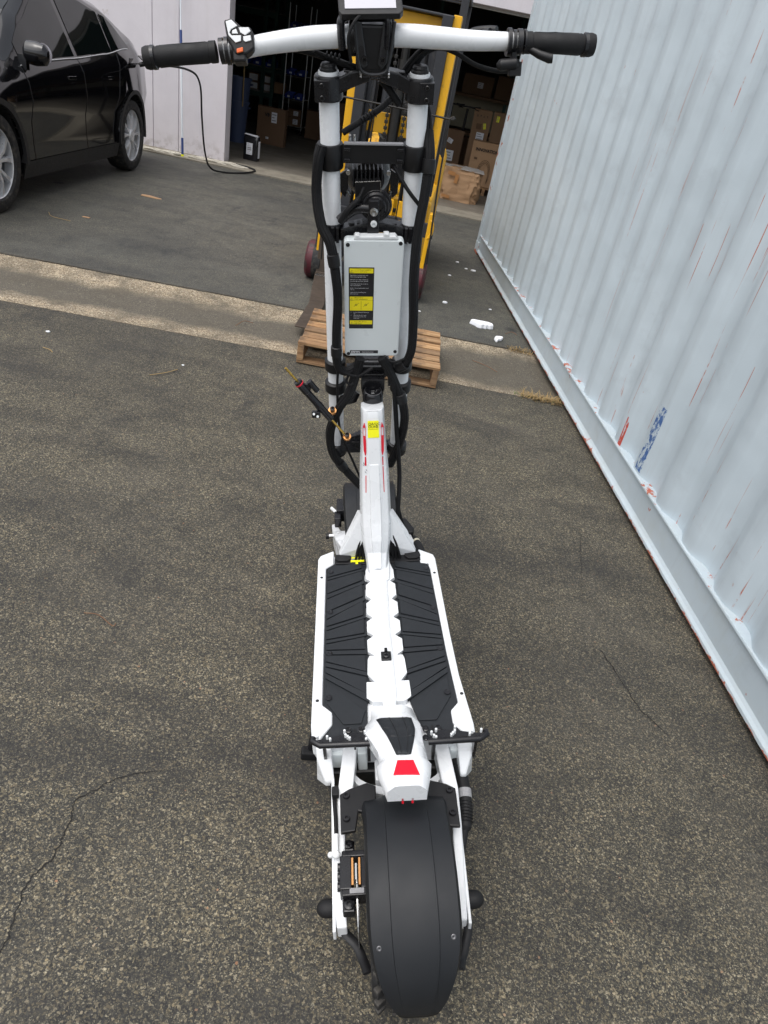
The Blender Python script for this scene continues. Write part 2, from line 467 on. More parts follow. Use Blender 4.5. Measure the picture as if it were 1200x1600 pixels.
def clean(me, smooth, weld=True):
    bm = bmesh.new(); bm.from_mesh(me)
    if weld:
        bmesh.ops.remove_doubles(bm, verts=bm.verts, dist=1e-5)
    bmesh.ops.recalc_face_normals(bm, faces=bm.faces)
    bm.to_mesh(me); bm.free()
    if smooth:
        me.shade_smooth()
        me.set_sharp_from_angle(angle=R(smooth if smooth is not True else 38))

def obj(name, mb, mat, parent=None, smooth=False, bevel=0.0, seg=2, recalc=True, loc=None):
    me = bpy.data.meshes.new(name)
    me.from_pydata([tuple(p) for p in mb.v], [], mb.f)
    me.update()
    if recalc:
        clean(me, smooth)
    elif smooth:
        me.shade_smooth(); me.set_sharp_from_angle(angle=R(38))
    me.materials.append(MT[mat])
    o = bpy.data.objects.new(name, me)
    COL.objects.link(o)
    if parent is not None:
        o.parent = parent
    if loc is not None:
        o.location = loc
    if bevel:
        b = o.modifiers.new('bevel', 'BEVEL')
        b.width = bevel; b.segments = seg; b.limit_method = 'ANGLE'; b.angle_limit = R(35)
        b.harden_normals = False
    return o

def tag(o, label, cat, group=None, kind=None):
    o['label'] = label; o['category'] = cat
    if group: o['group'] = group
    if kind: o['kind'] = kind
    return o

def thing(name, label, cat, M=None, loc=(0, 0, 0), rz=0.0, group=None):
    o = bpy.data.objects.new(name, None)
    COL.objects.link(o)
    o.empty_display_size = 0.1
    if M is not None:
        o.matrix_world = M
    else:
        o.location = loc; o.rotation_euler = (0, 0, rz)
    return tag(o, label, cat, group)

def dup(o, parent=None):
    c = o.copy(); COL.objects.link(c)
    if parent is not None: c.parent = parent
    for ch in list(o.children):
        dup(ch, c)
    return c

def struct(name, mb, mat, **kw):
    o = obj(name, mb, mat, **kw)
    o['kind'] = 'structure'
    return o

def smoothpath(pts, k=6):
    """Catmull-Rom through the points"""
    P = [Vector(p) for p in pts]
    P = [P[0] * 2 - P[1]] + P + [P[-1] * 2 - P[-2]]
    out = []
    for i in range(1, len(P) - 2):
        a, b, c, d = P[i - 1:i + 3]
        for j in range(k):
            t = j / k
            out.append(0.5 * ((2 * b) + (c - a) * t + (2 * a - 5 * b + 4 * c - d) * t * t + (3 * b - a - 3 * c + d) * t ** 3))
    out.append(P[-2])
    return out

def text_mb(s, size, M, depth=0.0, align='LEFT', bold=0.0, sx=1.0):
    cu = bpy.data.curves.new('t', 'FONT')
    cu.body = s; cu.size = size; cu.align_x = align; cu.extrude = depth; cu.resolution_u = 2
    cu.offset = bold
    o = bpy.data.objects.new('t', cu); COL.objects.link(o)
    dg = bpy.context.evaluated_depsgraph_get()
    me = bpy.data.meshes.new_from_object(o.evaluated_get(dg))
    m = MB()
    m.add([M @ Vector((v.co.x * sx, v.co.y, v.co.z)) for v in me.vertices], [tuple(p.vertices) for p in me.polygons])
    bpy.data.objects.remove(o); bpy.data.curves.remove(cu); bpy.data.meshes.remove(me)
    return m

def frame(o, x, y):
    """matrix with origin o, x axis x, y axis near y, z = x cross y"""
    x = Vector(x).normalized(); y = Vector(y); y = (y - x * y.dot(x)).normalized(); z = x.cross(y)
    return Matrix(((x.x, y.x, z.x, o[0]), (x.y, y.y, z.y, o[1]), (x.z, y.z, z.z, o[2]), (0, 0, 0, 1)))


# ================================================================ THE SETTING
GA = R(3.9)                                            # the drainage gutter and the asphalt seams run at this angle
GM = Matrix.Translation((0, 4.16, 0)) @ Matrix.Rotation(GA, 4, 'Z')
def gpt(x, y, z=0):
    return GM @ Vector((x, y, z))

m = MB(); m.add([(-150, -150, -.035), (150, -150, -.035), (150, 150, -.035), (-150, 150, -.035)], [(0, 1, 2, 3)])
struct('ground', m, 'near_asphalt')

def ragged(x0, x1, y, amp, step, seed):
    out = []
    x = x0
    while x < x1:
        out.append((x, y + amp * noise.noise(Vector((x * 3.1, seed, 0))) + amp * .5 * noise.noise(Vector((x * 17, seed, 3)))))
        x += step
    out.append((x1, y))
    return out
# near asphalt
e = ragged(-6, 4, -.42, .012, .05, 1.0)
poly = [(-40, -45), (40, -45), (40, -.42)] + e[::-1] + [(-40, -.42)]
m = MB(); m.prism(poly, -.03, 0.0, GM)
struct('asphalt_yard', m, 'near_asphalt')
# gutter of worn concrete, a shallow V
rows = []
for (yy, zz) in ((-.43, -.006), (-.2, -.016), (0, -.024), (.2, -.016), (.43, -.006)):
    rows.append([Vector((x, yy, zz)) for x in [-40 + 80 * i / 60 for i in range(61)]])
m = MB(); m.grid(rows)
g = struct('drainage_gutter', m, 'gutter_concrete', smooth=True)
g.matrix_world = GM
# far asphalt apron up to the slab
e = ragged(-7, 4, .42, .012, .05, 5.0)
inv = GM.inverted()
far = [(inv @ Vector((x, 9.66, 0))) for x in (40, -40)]
poly = [(-40, .42)] + e + [(40, .42)] + [(p.x, p.y) for p in far]
m = MB(); m.prism(poly, -.03, 0.0, GM)
struct('asphalt_apron', m, 'far_asphalt')
# door threshold and floor
m = MB(); m.box((0, 9.95, -.01), (30, .56, .05)); struct('concrete_threshold', m, 'slab_concrete')
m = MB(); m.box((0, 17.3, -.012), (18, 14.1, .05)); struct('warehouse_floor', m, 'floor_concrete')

# cracks in the asphalt, thin dark ribbons laid on the surface
def crack(pts, w, seed, z=.0015):
    P = smoothpath([(x, y, z) for x, y in pts], 14)
    L_, R_ = [], []
    for i, p in enumerate(P):
        t = (P[min(i + 1, len(P) - 1)] - P[max(i - 1, 0)]).normalized()
        nrm = Vector((-t.y, t.x, 0))
        j = noise.noise(p * 45 + Vector((seed, 0, 0))) * .007 + noise.noise(p * 160 + Vector((seed, 2, 0))) * .004
        ww = w * (0.35 + 0.9 * abs(noise.noise(p * 35 + Vector((0, seed, 0))))) * min(1, (len(P) - i) / 12)
        L_.append(p + nrm * (j + ww)); R_.append(p + nrm * (j - ww))
    m = MB(); m.grid([L_, R_])
    return m
simple('crack_dark', (0.012, 0.011, 0.010), 0.9)
simple('crack_brown', (0.055, 0.036, 0.022), 0.95)
c1 = [(-.52, .40), (-.52, .523), (-.523, .556), (-.533, .6), (-.537, .631), (-.539, .659), (-.525, .691), (-.518, .734), (-.523, .777), (-.534, .835), (-.503, .871), (-.483, .898), (-.431, .929), (-.368, .956)]
struct('crack', crack(c1, .0024, 1), 'crack_dark')
struct('crack', crack([(.791, 1.693), (.815, 1.629), (.844, 1.549), (.872, 1.474), (.912, 1.419), (.949, 1.378)], .0035, 2), 'crack_dark')
struct('crack', crack([(.82, 2.43), (.788, 2.154), (.758, 1.899)], .0016, 3), 'crack_dark')
struct('crack', crack([(-.72, 3.6), (-.6, 3.45), (-.4, 3.4), (-.2, 3.33)], .0022, 4), 'crack_dark')
pp = [gpt(x, -.425) for x in [-5 + i * .4 for i in range(16)]]
struct('crack', crack([(p.x, p.y) for p in pp], .0045, 5, .0005), 'crack_brown')
pp = [gpt(x, .425) for x in [-6 + i * .4 for i in range(18)]]
struct('crack', crack([(p.x, p.y) for p in pp], .006, 6, .0005), 'crack_brown')

# ---------------------------------------------------------------- warehouse
WY = 10.10
b = thing('warehouse', 'pale lavender warehouse wall with a wide open dark doorway behind the car and forklift', 'building', loc=(0, WY, 0))
m = MB()
for x0, x1 in ((-4.146, -3.804), (-3.796, -3.17)):
    mm = MB(); mm.box(((x0 + x1) / 2, .14, 2.3), (x1 - x0, .26, 4.6)); obj('panel', mm, 'wall_paint', b, bevel=.006)
for x0, x1 in ((-5.66, -4.154), (-7.18, -5.668), (-10.2, -7.20), (-13.5, -10.22), (3.2, 6.2), (6.22, 13.5)):
    mm = MB(); mm.box(((x0 + x1) / 2, .14, 2.3), (x1 - x0, .26, 4.6)); obj('panel', mm, 'wall_paint', b, bevel=.006)
for sx in (-1, 1):
    mm = MB(); mm.box((sx * 8.3, .035, 2.3), (10.1, .02, 4.5)); obj('panel_backing', mm, 'wall_paint', b)
# door guard angle on the jamb and header over the doorway
mm = MB(); mm.box((-3.155, .06, 1.13), (.026, .20, 2.26)); obj('door_jamb', mm, 'wall_paint', b, bevel=.003)
mm = MB(); mm.box((.02, .12, 3.44), (6.35, .25, 2.32)); obj('header', mm, 'wall_paint', b, bevel=.006)
for i in range(4):
    mm = MB(); mm.box((.02, .29, 2.30 + i * .075), (6.2, .05, .07)); obj('door_slat', mm, 'white_plastic', b, bevel=.008)
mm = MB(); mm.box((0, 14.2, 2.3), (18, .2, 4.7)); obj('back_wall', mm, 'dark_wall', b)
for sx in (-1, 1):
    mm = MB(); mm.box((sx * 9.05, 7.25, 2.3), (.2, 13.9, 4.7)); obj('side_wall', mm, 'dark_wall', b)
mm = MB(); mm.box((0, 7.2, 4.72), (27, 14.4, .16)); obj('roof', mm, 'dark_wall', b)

# ---------------------------------------------------------------- shipping container
u = Vector((.131, -.991, 0)).normalized()
nrm = Vector((-.991, -.131, 0)).normalized()
CM = Matrix(((nrm.x, u.x, 0, .371), (nrm.y, u.y, 0, 7.70), (0, 0, 1, 0), (0, 0, 0, 1)))
ct = thing('shipping_container', 'pale blue corrugated steel shipping container with red primer scratches along the right', 'container', M=CM)
CL = 12.19; CW = 2.44; CH = 2.59
def corr(x_out, x_in, y0, y1, z0, z1, sign=1):
    prof = [(x_out, y0)]
    y = y0 + .194
    e_ = .009
    while y < y1 - .30:
        for d, x0_, x1_ in ((0, 0, 0), (.072, 0, 0), (.140, 1, 1), (.210, 1, 1)):
            x = x_in if x0_ else x_out
            sl = (x_in - x_out) / .068 * e_
            if d == 0: prof += [(x_out + sl if prof[-1][0] != x_out or len(prof) > 1 else x_out, y - e_), (x_out, y + e_)]
            elif d == .072: prof += [(x_out, y + d - e_), (x_out + sl, y + d + e_)]
            elif d == .140: prof += [(x_in - sl, y + d - e_), (x_in, y + d + e_)]
            else: prof += [(x_in, y + d - e_), (x_in - sl, y + d + e_)]
        y += .278
    prof += [(x_out + (x_in - x_out) / .068 * e_, y - e_), (x_out, y + e_), (x_out, y1)]
    rows = []
    nz = 40
    for i in range(nz + 1):
        z = z0 + (z1 - z0) * i / nz
        row = []
        for x, yy in prof:
            dent = .006 * noise.noise(Vector((yy * .9, z * 1.3, 1))) + .004 * noise.noise(Vector((yy * 3, z * 3.3, 4)))
            row.append(Vector((x + dent, yy, z)))
        rows.append(row)
    mm = MB(); mm.grid(rows)
    return mm
obj('side_panel', corr(-.010, -.042, .10, CL - .10, .188, 2.50), 'container_panel', ct, smooth=60)
mm = corr(-.010, -.040, .10, CL - .10, .188, 2.50)
mm.xf(Matrix.Translation((-CW, 0, 0)) @ Matrix.Scale(-1, 4, (1, 0, 0)))
obj('side_panel', mm, 'container_panel', ct)
# bottom rail: cold-formed channel, ends in a turned-out lip
prof = [(-.050, .190), (.0, .190), (.002, .182), (-.012, .178), (-.015, .055), (-.008, .044), (.001, .036), (.002, .024), (-.030, .020), (-.050, .024)]
rings = []
ny = 60
for i in range(ny + 1):
    y = .12 + (CL - .24) * i / ny
    w = .0022 * noise.noise(Vector((y * 2.3, 0, 0)))
    rings.append([Vector((x + (w if z < .05 else w * .4), y, z + (w * 1.2 if z < .05 else 0))) for x, z in prof])
mm = MB(); mm.loft(rings); obj('bottom_rail', mm, 'container_rail', ct, bevel=.0015)
rings = [[Vector((-CW - x, r[0].y, z)) for x, z in prof] for r in (rings[0], rings[-1])]
mm = MB(); mm.loft(rings); obj('bottom_rail', mm, 'container_rail', ct)
for x in (-.03, -CW + .03):
    mm = MB(); mm.box((x, CL / 2, 2.53), (.06, CL - .3, .06)); obj('top_rail', mm, 'container_rail', ct, bevel=.004)
mm = MB(); mm.box((-CW / 2, CL / 2, 2.545), (CW - .1, CL - .1, .02)); obj('roof_panel', mm, 'container_rail', ct)
mm = MB(); mm.box((-CW / 2, CL / 2, .14), (CW - .12, CL - .1, .03)); obj('floor', mm, 'dark_wall', ct)
for i in range(30):
    if i % 3: continue
    mm = MB(); mm.box((-CW / 2, .35 + i * .40, .075), (CW - .12, .045, .10)); obj('cross_member', mm, 'forklift_dark', ct)
for y in (.06, CL - .06):
    for x in (-.05, -CW + .05):
        mm = MB(); mm.box((x, y, 1.3), (.10, .12, 2.36)); obj('corner_post', mm, 'container_rail', ct, bevel=.006)
        for z in (.059, 2.531):
            mm = MB(); mm.box((x - math.copysign(.028, x + 1), y + (.027 if y < 1 else -.027), z), (.162, .178, .118)); obj('corner_casting', mm, 'container_rail', ct, bevel=.006)
for x in (-.68, -1.76):
    mm = MB(); mm.box((x, .03, 1.32), (1.04, .05, 2.28)); dr = obj('door', mm, 'container_panel', ct, bevel=.004)
    for dx in (-.25, .25):
        mm = MB(); mm.cyl((x + dx, -.012, .2), (x + dx, -.012, 2.45), .017, 10); obj('lock_bar', mm, 'steel', dr)
mm = MB(); mm.box((-CW / 2, CL - .03, 1.3), (CW - .2, .05, 2.3)); obj('end_panel', mm, 'container_panel', ct)

# ================================================================ PARKED CAR
cang = math.atan2(.065, .998)
car = thing('parked_car', 'glossy black electric car charging beside the pale warehouse wall', 'car', loc=(-4.333, 5.279, 0), rz=cang)
HUBZ = .352
WB = 2.82
def lerp_tab(t, x):
    if x <= t[0][0]: return t[0][1]
    for (a, va), (b_, vb) in zip(t, t[1:]):
        if x <= b_:
            q = (x - a) / (b_ - a); q = q * q * (3 - 2 * q) * .4 + q * .6
            return va + (vb - va) * q
    return t[-1][1]
T_TOP = [(-.86, .60), (-.75, .74), (-.4, .88), (0, .98), (.42, 1.07), (.9, 1.36), (1.3, 1.55), (1.65, 1.61), (2.1, 1.60), (2.6, 1.50), (3.1, 1.33), (3.45, 1.19), (3.62, 1.13), (3.74, .98), (3.80, .70)]
T_BELT = [(-.86, .56), (-.75, .68), (-.4, .80), (0, .88), (.42, .95), (.9, 1.00), (1.6, 1.03), (2.3, 1.08), (2.8, 1.14), (3.2, 1.15), (3.62, 1.04), (3.74, .90), (3.80, .64)]
T_W = [(-.86, .55), (-.78, .78), (-.55, .88), (-.2, .93), (.5, .945), (1.5, .95), (2.6, .955), (3.1, .93), (3.45, .88), (3.66, .80), (3.80, .60)]
T_BOT = [(-.86, .30), (-.6, .20), (0, .20), (3.0, .20), (3.5, .26), (3.80, .42)]
def arch(y):
    r = .0
    for yc in (0, WB):
        d = abs(y - yc)
        if d < .405: r = max(r, HUBZ + math.sqrt(.405 ** 2 - d * d))
    return r
def car_row(y):
    top, belt, w, bot = lerp_tab(T_TOP, y), lerp_tab(T_BELT, y), lerp_tab(T_W, y), lerp_tab(T_BOT, y)
    gl = max(0.0, top - belt - .09)
    bulge = 0
    for yc in (0, WB):
        bulge = max(bulge, math.exp(-((y - yc) / .45) ** 2))
    zr = [(bot, .955), (bot + .10, .975), (.44, .965), (.60, .965), (.74, .995), (belt - .10, .975), (belt - .02, .935), (belt, .915)]
    pts = []
    zl = -9
    a = arch(y)
    for z, f in zr:
        z = max(z, a) if a else z
        z = min(z, belt); z = max(z, zl)
        zl = z
        ff = f + (.030 * bulge if .3 < z < .95 else 0)
        pts.append(Vector((w * ff, y, z)))
    x1 = w * .915 - gl * .47
    pts.append(Vector((x1 + .0, y, belt + gl)))
    pts.append(Vector((max(.1, x1 - .10), y, belt + gl + (top - belt - gl) * .75)))
    pts.append(Vector((x1 * .5, y, top - .004)))
    pts.append(Vector((0, y, top)))
    return pts
ys = [-.86, -.84, -.80, -.74, -.66, -.58, -.5] + [-.46 + .04 * i for i in range(24)] + [.52 + .1 * i for i in range(19)] + [2.38 + .04 * i for i in range(24)] + [3.38, 3.46, 3.54, 3.60, 3.65, 3.70, 3.74, 3.77, 3.80]
rows = []
for y in ys:
    h = car_row(y)
    rows.append(h + [Vector((-p.x, p.y, p.z)) for p in h[-2::-1]])
mm = MB(); mm.grid(rows)
mm.f.append(tuple(range(len(rows[0])))); base = (len(rows) - 1) * len(rows[0]); mm.f.append(tuple(base + i for i in range(len(rows[0]))))
body = obj('body', mm, 'car_paint', car, smooth=50)
mm = MB(); mm.box((0, 1.41, .27), (1.72, 2.0, .12)); mm.box((0, 1.41, .45), (1.0, 4.3, .3)); obj('underbody', mm, 'car_black_plastic', body)
def side_pt(y, t, off=.004):
    """point on the side glass: t 0 at the belt line, 1 at the roof rail"""
    h = car_row(y)
    a, c = h[7], h[8]
    p = a.lerp(c, t)
    nn = Vector((c.z - a.z, 0, -(c.x - a.x)))
    nn = nn.normalized() if nn.length > 1e-6 else Vector((1, 0, 0))
    return p + nn * off
def glass(y0, y1, name, sgn, tmax=lambda y: .93, tmin=.05):
    r0, r1 = [], []
    n = 16
    rowsg = [[] for _ in range(5)]
    for i in range(n + 1):
        y = y0 + (y1 - y0) * i / n
        tm = tmax(y)
        for q in range(5):
            t = tmin + (tm - tmin) * q / 4
            p = side_pt(y, t); p.x *= sgn
            rowsg[q].append(p)
    mm = MB(); mm.grid(rowsg)
    return obj(name, mm, 'car_glass', car, smooth=True)
for sgn in (1, -1):
    glass(.66, 1.62, 'side_window', sgn)
    glass(1.70, 2.46, 'side_window', sgn)
    glass(2.50, 2.98, 'quarter_window', sgn, lambda y: .93 - .75 * max(0, (y - 2.55) / .43) ** 2.2, .05)
    tr = [side_pt(y, .015, .008) for y in [.62 + .1 * i for i in range(24)]]
    for p in tr: p.x *= sgn
    mm = MB(); mm.tube(tr, .0045, 6); obj('window_trim', mm, 'rim_silver' if sgn > 0 else 'car_black_plastic', car)
    # door shut lines and lower cladding
    for yy in (.62, 1.66, 2.44):
        pl = []
        h = car_row(yy)
        for q in (0, 1, 2, 3, 4, 5, 6, 7):
            z = h[q].z
            ysh = yy + (.0 if yy < 2 else (.10 * max(0, (h[q].z - .75)) / .3 - .30 * max(0, (.80 - h[q].z) / .6)))
            hh = car_row(ysh)
            p = hh[q].copy(); p.x = (p.x + .0008) * sgn
            pl.append(p)
        mm = MB(); mm.tube(pl, .0035, 5); obj('shut_line', mm, 'black_print', car)
    lo = [[], []]
    for i in range(26):
        y = .42 + 1.98 * i / 25
        h = car_row(y)
        for q, (dz, dx) in enumerate(((-.01, .004), (.12, .006))):
            x = h[0].x + (h[1].x - h[0].x) * (1.0 if q else 0)
            lo[q].append(Vector(((x + dx) * sgn, y, h[0].z + dz)))
    mm = MB(); mm.grid(lo); obj('sill_cladding', mm, 'car_black_plastic', car)
    for yy in (1.40, 2.28):
        h = car_row(yy)
        mm = MB(); mm.box((sgn * (h[5].x + .004), yy, .90), (.012, .16, .028)); obj('door_handle', mm, 'car_paint', car, bevel=.005)
    # wheel arch mouldings
    for yc in (0, WB):
        o_, i_ = [], []
        for k_ in range(25):
            t = PI * (k_ / 24) * 1.06 - .03 * PI
            yy = yc + .405 * math.cos(t); zz = max(.20, HUBZ + .405 * math.sin(t))
            h = car_row(yy if abs(yy - yc) < .40 else yc + math.copysign(.399, yy - yc))
            x = max(p.x for p in h[:5]) * 1.004
            o_.append(Vector((sgn * (x + .006), yc + .445 * math.cos(t), max(.2, HUBZ + .445 * math.sin(t)))))
            i_.append(Vector((sgn * (x + .004), yy, zz)))
        dd = [Vector((p.x - sgn * .12, p.y, p.z)) for p in i_]
        mm = MB(); mm.grid([o_, i_, dd]); obj('arch_moulding', mm, 'car_black_plastic', car, smooth=True)
        mm = MB()
        w1 = [Vector((sgn * .93, yc + .41 * math.cos(PI * q / 16), HUBZ + .41 * math.sin(PI * q / 16))) for q in range(17)]
        w2 = [Vector((sgn * .58, p.y, p.z)) for p in w1]
        mm.grid([w1, w2]); mm.f.append(tuple(range(17, 34)))
        obj('wheel_well', mm, 'black_print', car)
# windscreen and rear glass
rw = [[], [], [], [], []]
for i in range(9):
    y = .50 + .78 * i / 8
    h = car_row(y)
    for q, (aa, bb, t) in enumerate(((8, 9, .9), (10, 10, 0), (11, 11, 0), (10, 10, 0), (8, 9, .9))):
        p = h[aa].lerp(h[bb], t) + Vector((0, -.004, .006))
        if q > 2: p.x = -p.x
        rw[q].append(p)
mm = MB(); mm.grid(rw); obj('windscreen', mm, 'car_glass', car, smooth=True)
# mirror
for sgn in (1, -1):
    mr = MB()
    rr = []
    for q, (dx, s_) in enumerate(((0, .6), (.03, .95), (.10, 1.0), (.17, .85), (.20, .4))):
        rr.append([Vector((sgn * (.90 + dx), .66 + .075 * s_ * math.cos(t) - .01 * q, 1.075 + .085 * s_ * math.sin(t))) for t in (2 * PI * j / 14 for j in range(14))])
    mr.loft(rr); mr.box((sgn * .88, .66, 1.00), (.06, .05, .10))
    mo = obj('mirror', mr, 'car_paint', car, smooth=True)
    mg = MB(); mg.lathe([(.0001, 0), (.072, 0), (.074, -.004)], (sgn * 1.0, .739, 1.075), (0, 1, 0), 20)
    obj('mirror_glass', mg, 'pale_sky_glass', mo)
# front lamps, tail lamps, charge flap
for sgn in (1, -1):
    mm = MB(); mm.prism([(sgn * .50, -.70), (sgn * .88, -.50), (sgn * .90, -.30), (sgn * .72, -.52)], .745, .80); obj('headlight', mm, 'rim_silver', car, bevel=.01)
    mm = MB(); mm.prism([(sgn * .45, 3.74), (sgn * .78, 3.62), (sgn * .80, 3.58), (sgn * .60, 3.66)], .93, .99); obj('tail_light', mm, 'red_lens', car, bevel=.006)
cf = car_row(3.10)
mm = MB(); mm.box((.935, 3.06, 1.03), (.016, .15, .012)); mm.box((.975, 3.10, 1.075), (.10, .13, .010), Matrix.Rotation(R(35), 3, 'Y')); obj('charge_flap', mm, 'car_paint', car, bevel=.003)
# wheels
def make_wheel(parent, y, sgn):
    hx = sgn * .835
    w = MB()
    w.lathe([(.25, -.105), (.315, -.115), (.340, -.10), (.352, -.06), (.354, 0), (.352, .06), (.340, .10), (.315, .112), (.262, .108), (.25, .09)], (hx, y, HUBZ), (sgn, 0, 0), 48, False)
    wo = obj('wheel', w, 'tyre_rubber', parent, smooth=True)
    r_ = MB()
    r_.lathe([(.245, -.09), (.245, .085), (.262, .100), (.270, .104), (.270, .092), (.252, .085)], (hx, y, HUBZ), (sgn, 0, 0), 48, False)
    obj('rim', r_, 'rim_silver', wo, smooth=True)
    r_ = MB(); r_.lathe([(.0, .02), (.25, .02), (.25, 0)], (hx, y, HUBZ), (sgn, 0, 0), 32); obj('rim_back', r_, 'black_print', wo)
    sp = MB()
    for kk in range(5):
        for off in (-.22, .22):
            a0 = 2 * PI * kk / 5 + off * .55 + .3; a1_ = 2 * PI * kk / 5 + off * 1.5 + .3
            pts = []
            for rr, hw, dx in ((.045, .017, .085), (.15, .016, .094), (.252, .025, .080)):
                q = a0 + (a1_ - a0) * (rr - .045) / .207
                cc, ss = math.cos(q), math.sin(q)
                c_ = Vector((hx + sgn * dx, y + rr * cc, HUBZ + rr * ss)); tn = Vector((0, -ss, cc))
                bk = Vector((-sgn * .035, 0, 0))
                pts.append([c_ + tn * hw + bk, c_ + tn * hw * .7, c_ - tn * hw * .7, c_ - tn * hw + bk])
            sp.loft(pts)
    sp.lathe([(.07, .03), (.07, .085), (.055, .100), (.0, .103)], (hx, y, HUBZ), (sgn, 0, 0), 20)
    obj('spokes', sp, 'rim_silver', wo)
for y in (0, WB):
    for sgn in (1, -1):
        make_wheel(car, y, sgn)
# charging plug and cable hanging from the flank down to the ground and along the wall base
CR = car.matrix_basis.copy() if False else Matrix.Translation((-4.333, 5.279, 0)) @ Matrix.Rotation(cang, 4, 'Z')
p0 = CR @ Vector((.955, 3.08, 1.02))
cable = thing('charging_cable', 'black charging cable hanging from the car flank to the foot of the pale wall', 'cable', loc=(p0.x, p0.y, 0))
iv = Matrix.Translation((-p0.x, -p0.y, 0))
pl = MB(); pl.tube([p0 + Vector((-.02, .0, 0)), p0 + Vector((.06, .02, .03)), p0 + Vector((.14, .06, .035))], [.022, .026, .020], 12); pl.xf(iv)
obj('plug', pl, 'black_plastic', cable, smooth=True)
pts = [p0 + Vector((.12, .06, .035)), (-3.13, 8.60, 1.06), (-3.03, 8.70, .95), (-3.03, 8.80, .60), (-3.02, 8.9, .25), (-2.98, 9.02, .06), (-2.85, 9.25, .012), (-2.70, 9.50, .012), (-2.62, 9.75, .026), (-2.75, 9.93, .026), (-2.95, 9.98, .026)]
cb = MB(); cb.tube(smoothpath(pts, 8), .011, 8); cb.xf(iv); obj('cord', cb, 'black_rubber', cable, smooth=True)

# ================================================================ ELECTRIC SCOOTER
hd, ln = R(9.66), R(10.7)
SM = Matrix.Translation((.2125, .683, 0)) @ Matrix.Rotation(hd, 4, 'Z') @ Matrix.Rotation(-ln, 4, 'Y')
sc = thing('electric_scooter', 'white and black stand-up electric scooter leaning on its kickstand in the foreground', 'scooter', M=SM)
def sp_(name, mb, mat, parent=None, **kw):
    return obj(name, mb, mat, parent or sc, **kw)
def bolt(mb, c, axis, r, h=.004):
    mb.lathe([(r, 0), (r, h * .8), (r * .85, h), (r * .5, h), (r * .5, h * .3), (0, h * .3)], c, axis, 14)

# ---- deck
DZ = .31
mm = MB()
outl = [(-.118, .905), (-.160, .885), (-.167, .86), (-.167, .285), (-.150, .262), (.155, .256), (.172, .275), (.166, .42), (.163, .85), (.155, .878), (.115, .900)]
mm.prism(outl, .225, .300)
sp_('deck_frame', mm, 'white_paint', bevel=.008, seg=3)
mm = MB(); mm.prism([(-.13, .86), (-.13, .25), (.13, .25), (.13, .86)], .165, .225, top=[(-.15, .87), (-.15, .24), (.15, .24), (.15, .87)])
sp_('battery_tray', mm, 'black_plastic', bevel=.006)
# white side rails
RL = [(-.125, .910), (-.163, .888), (-.169, .872), (-.169, .300), (-.166, .262), (-.150, .262), (-.124, .300), (-.124, .332), (-.146, .354), (-.146, .832), (-.125, .850)]
RR = [(.118, .903), (.158, .874), (.162, .856), (.163, .556), (.166, .42), (.177, .285), (.176, .250), (.162, .250), (.133, .288), (.133, .322), (.152, .343), (.146, .50), (.142, .815), (.118, .835)]
for side in (RL, RR):
    mm = MB(); mm.prism(side, .262, .3125)
    o = sp_('side_rail', mm, 'white_paint', bevel=.004, seg=3)
    b_ = MB()
    for yy in (.79, .365):
        xx = -.157 if side is RL else (.152 if yy > .5 else .163)
        b_.lathe([(.004, 0), (.004, .0008), (0, .0008)], (xx, yy, .3122), (0, 0, 1), 12)
        mm2 = MB(); mm2.v = b_.v[:]; mm2.f = b_.f[:]
        obj('screw', mm2, 'black_print', o); b_ = MB()
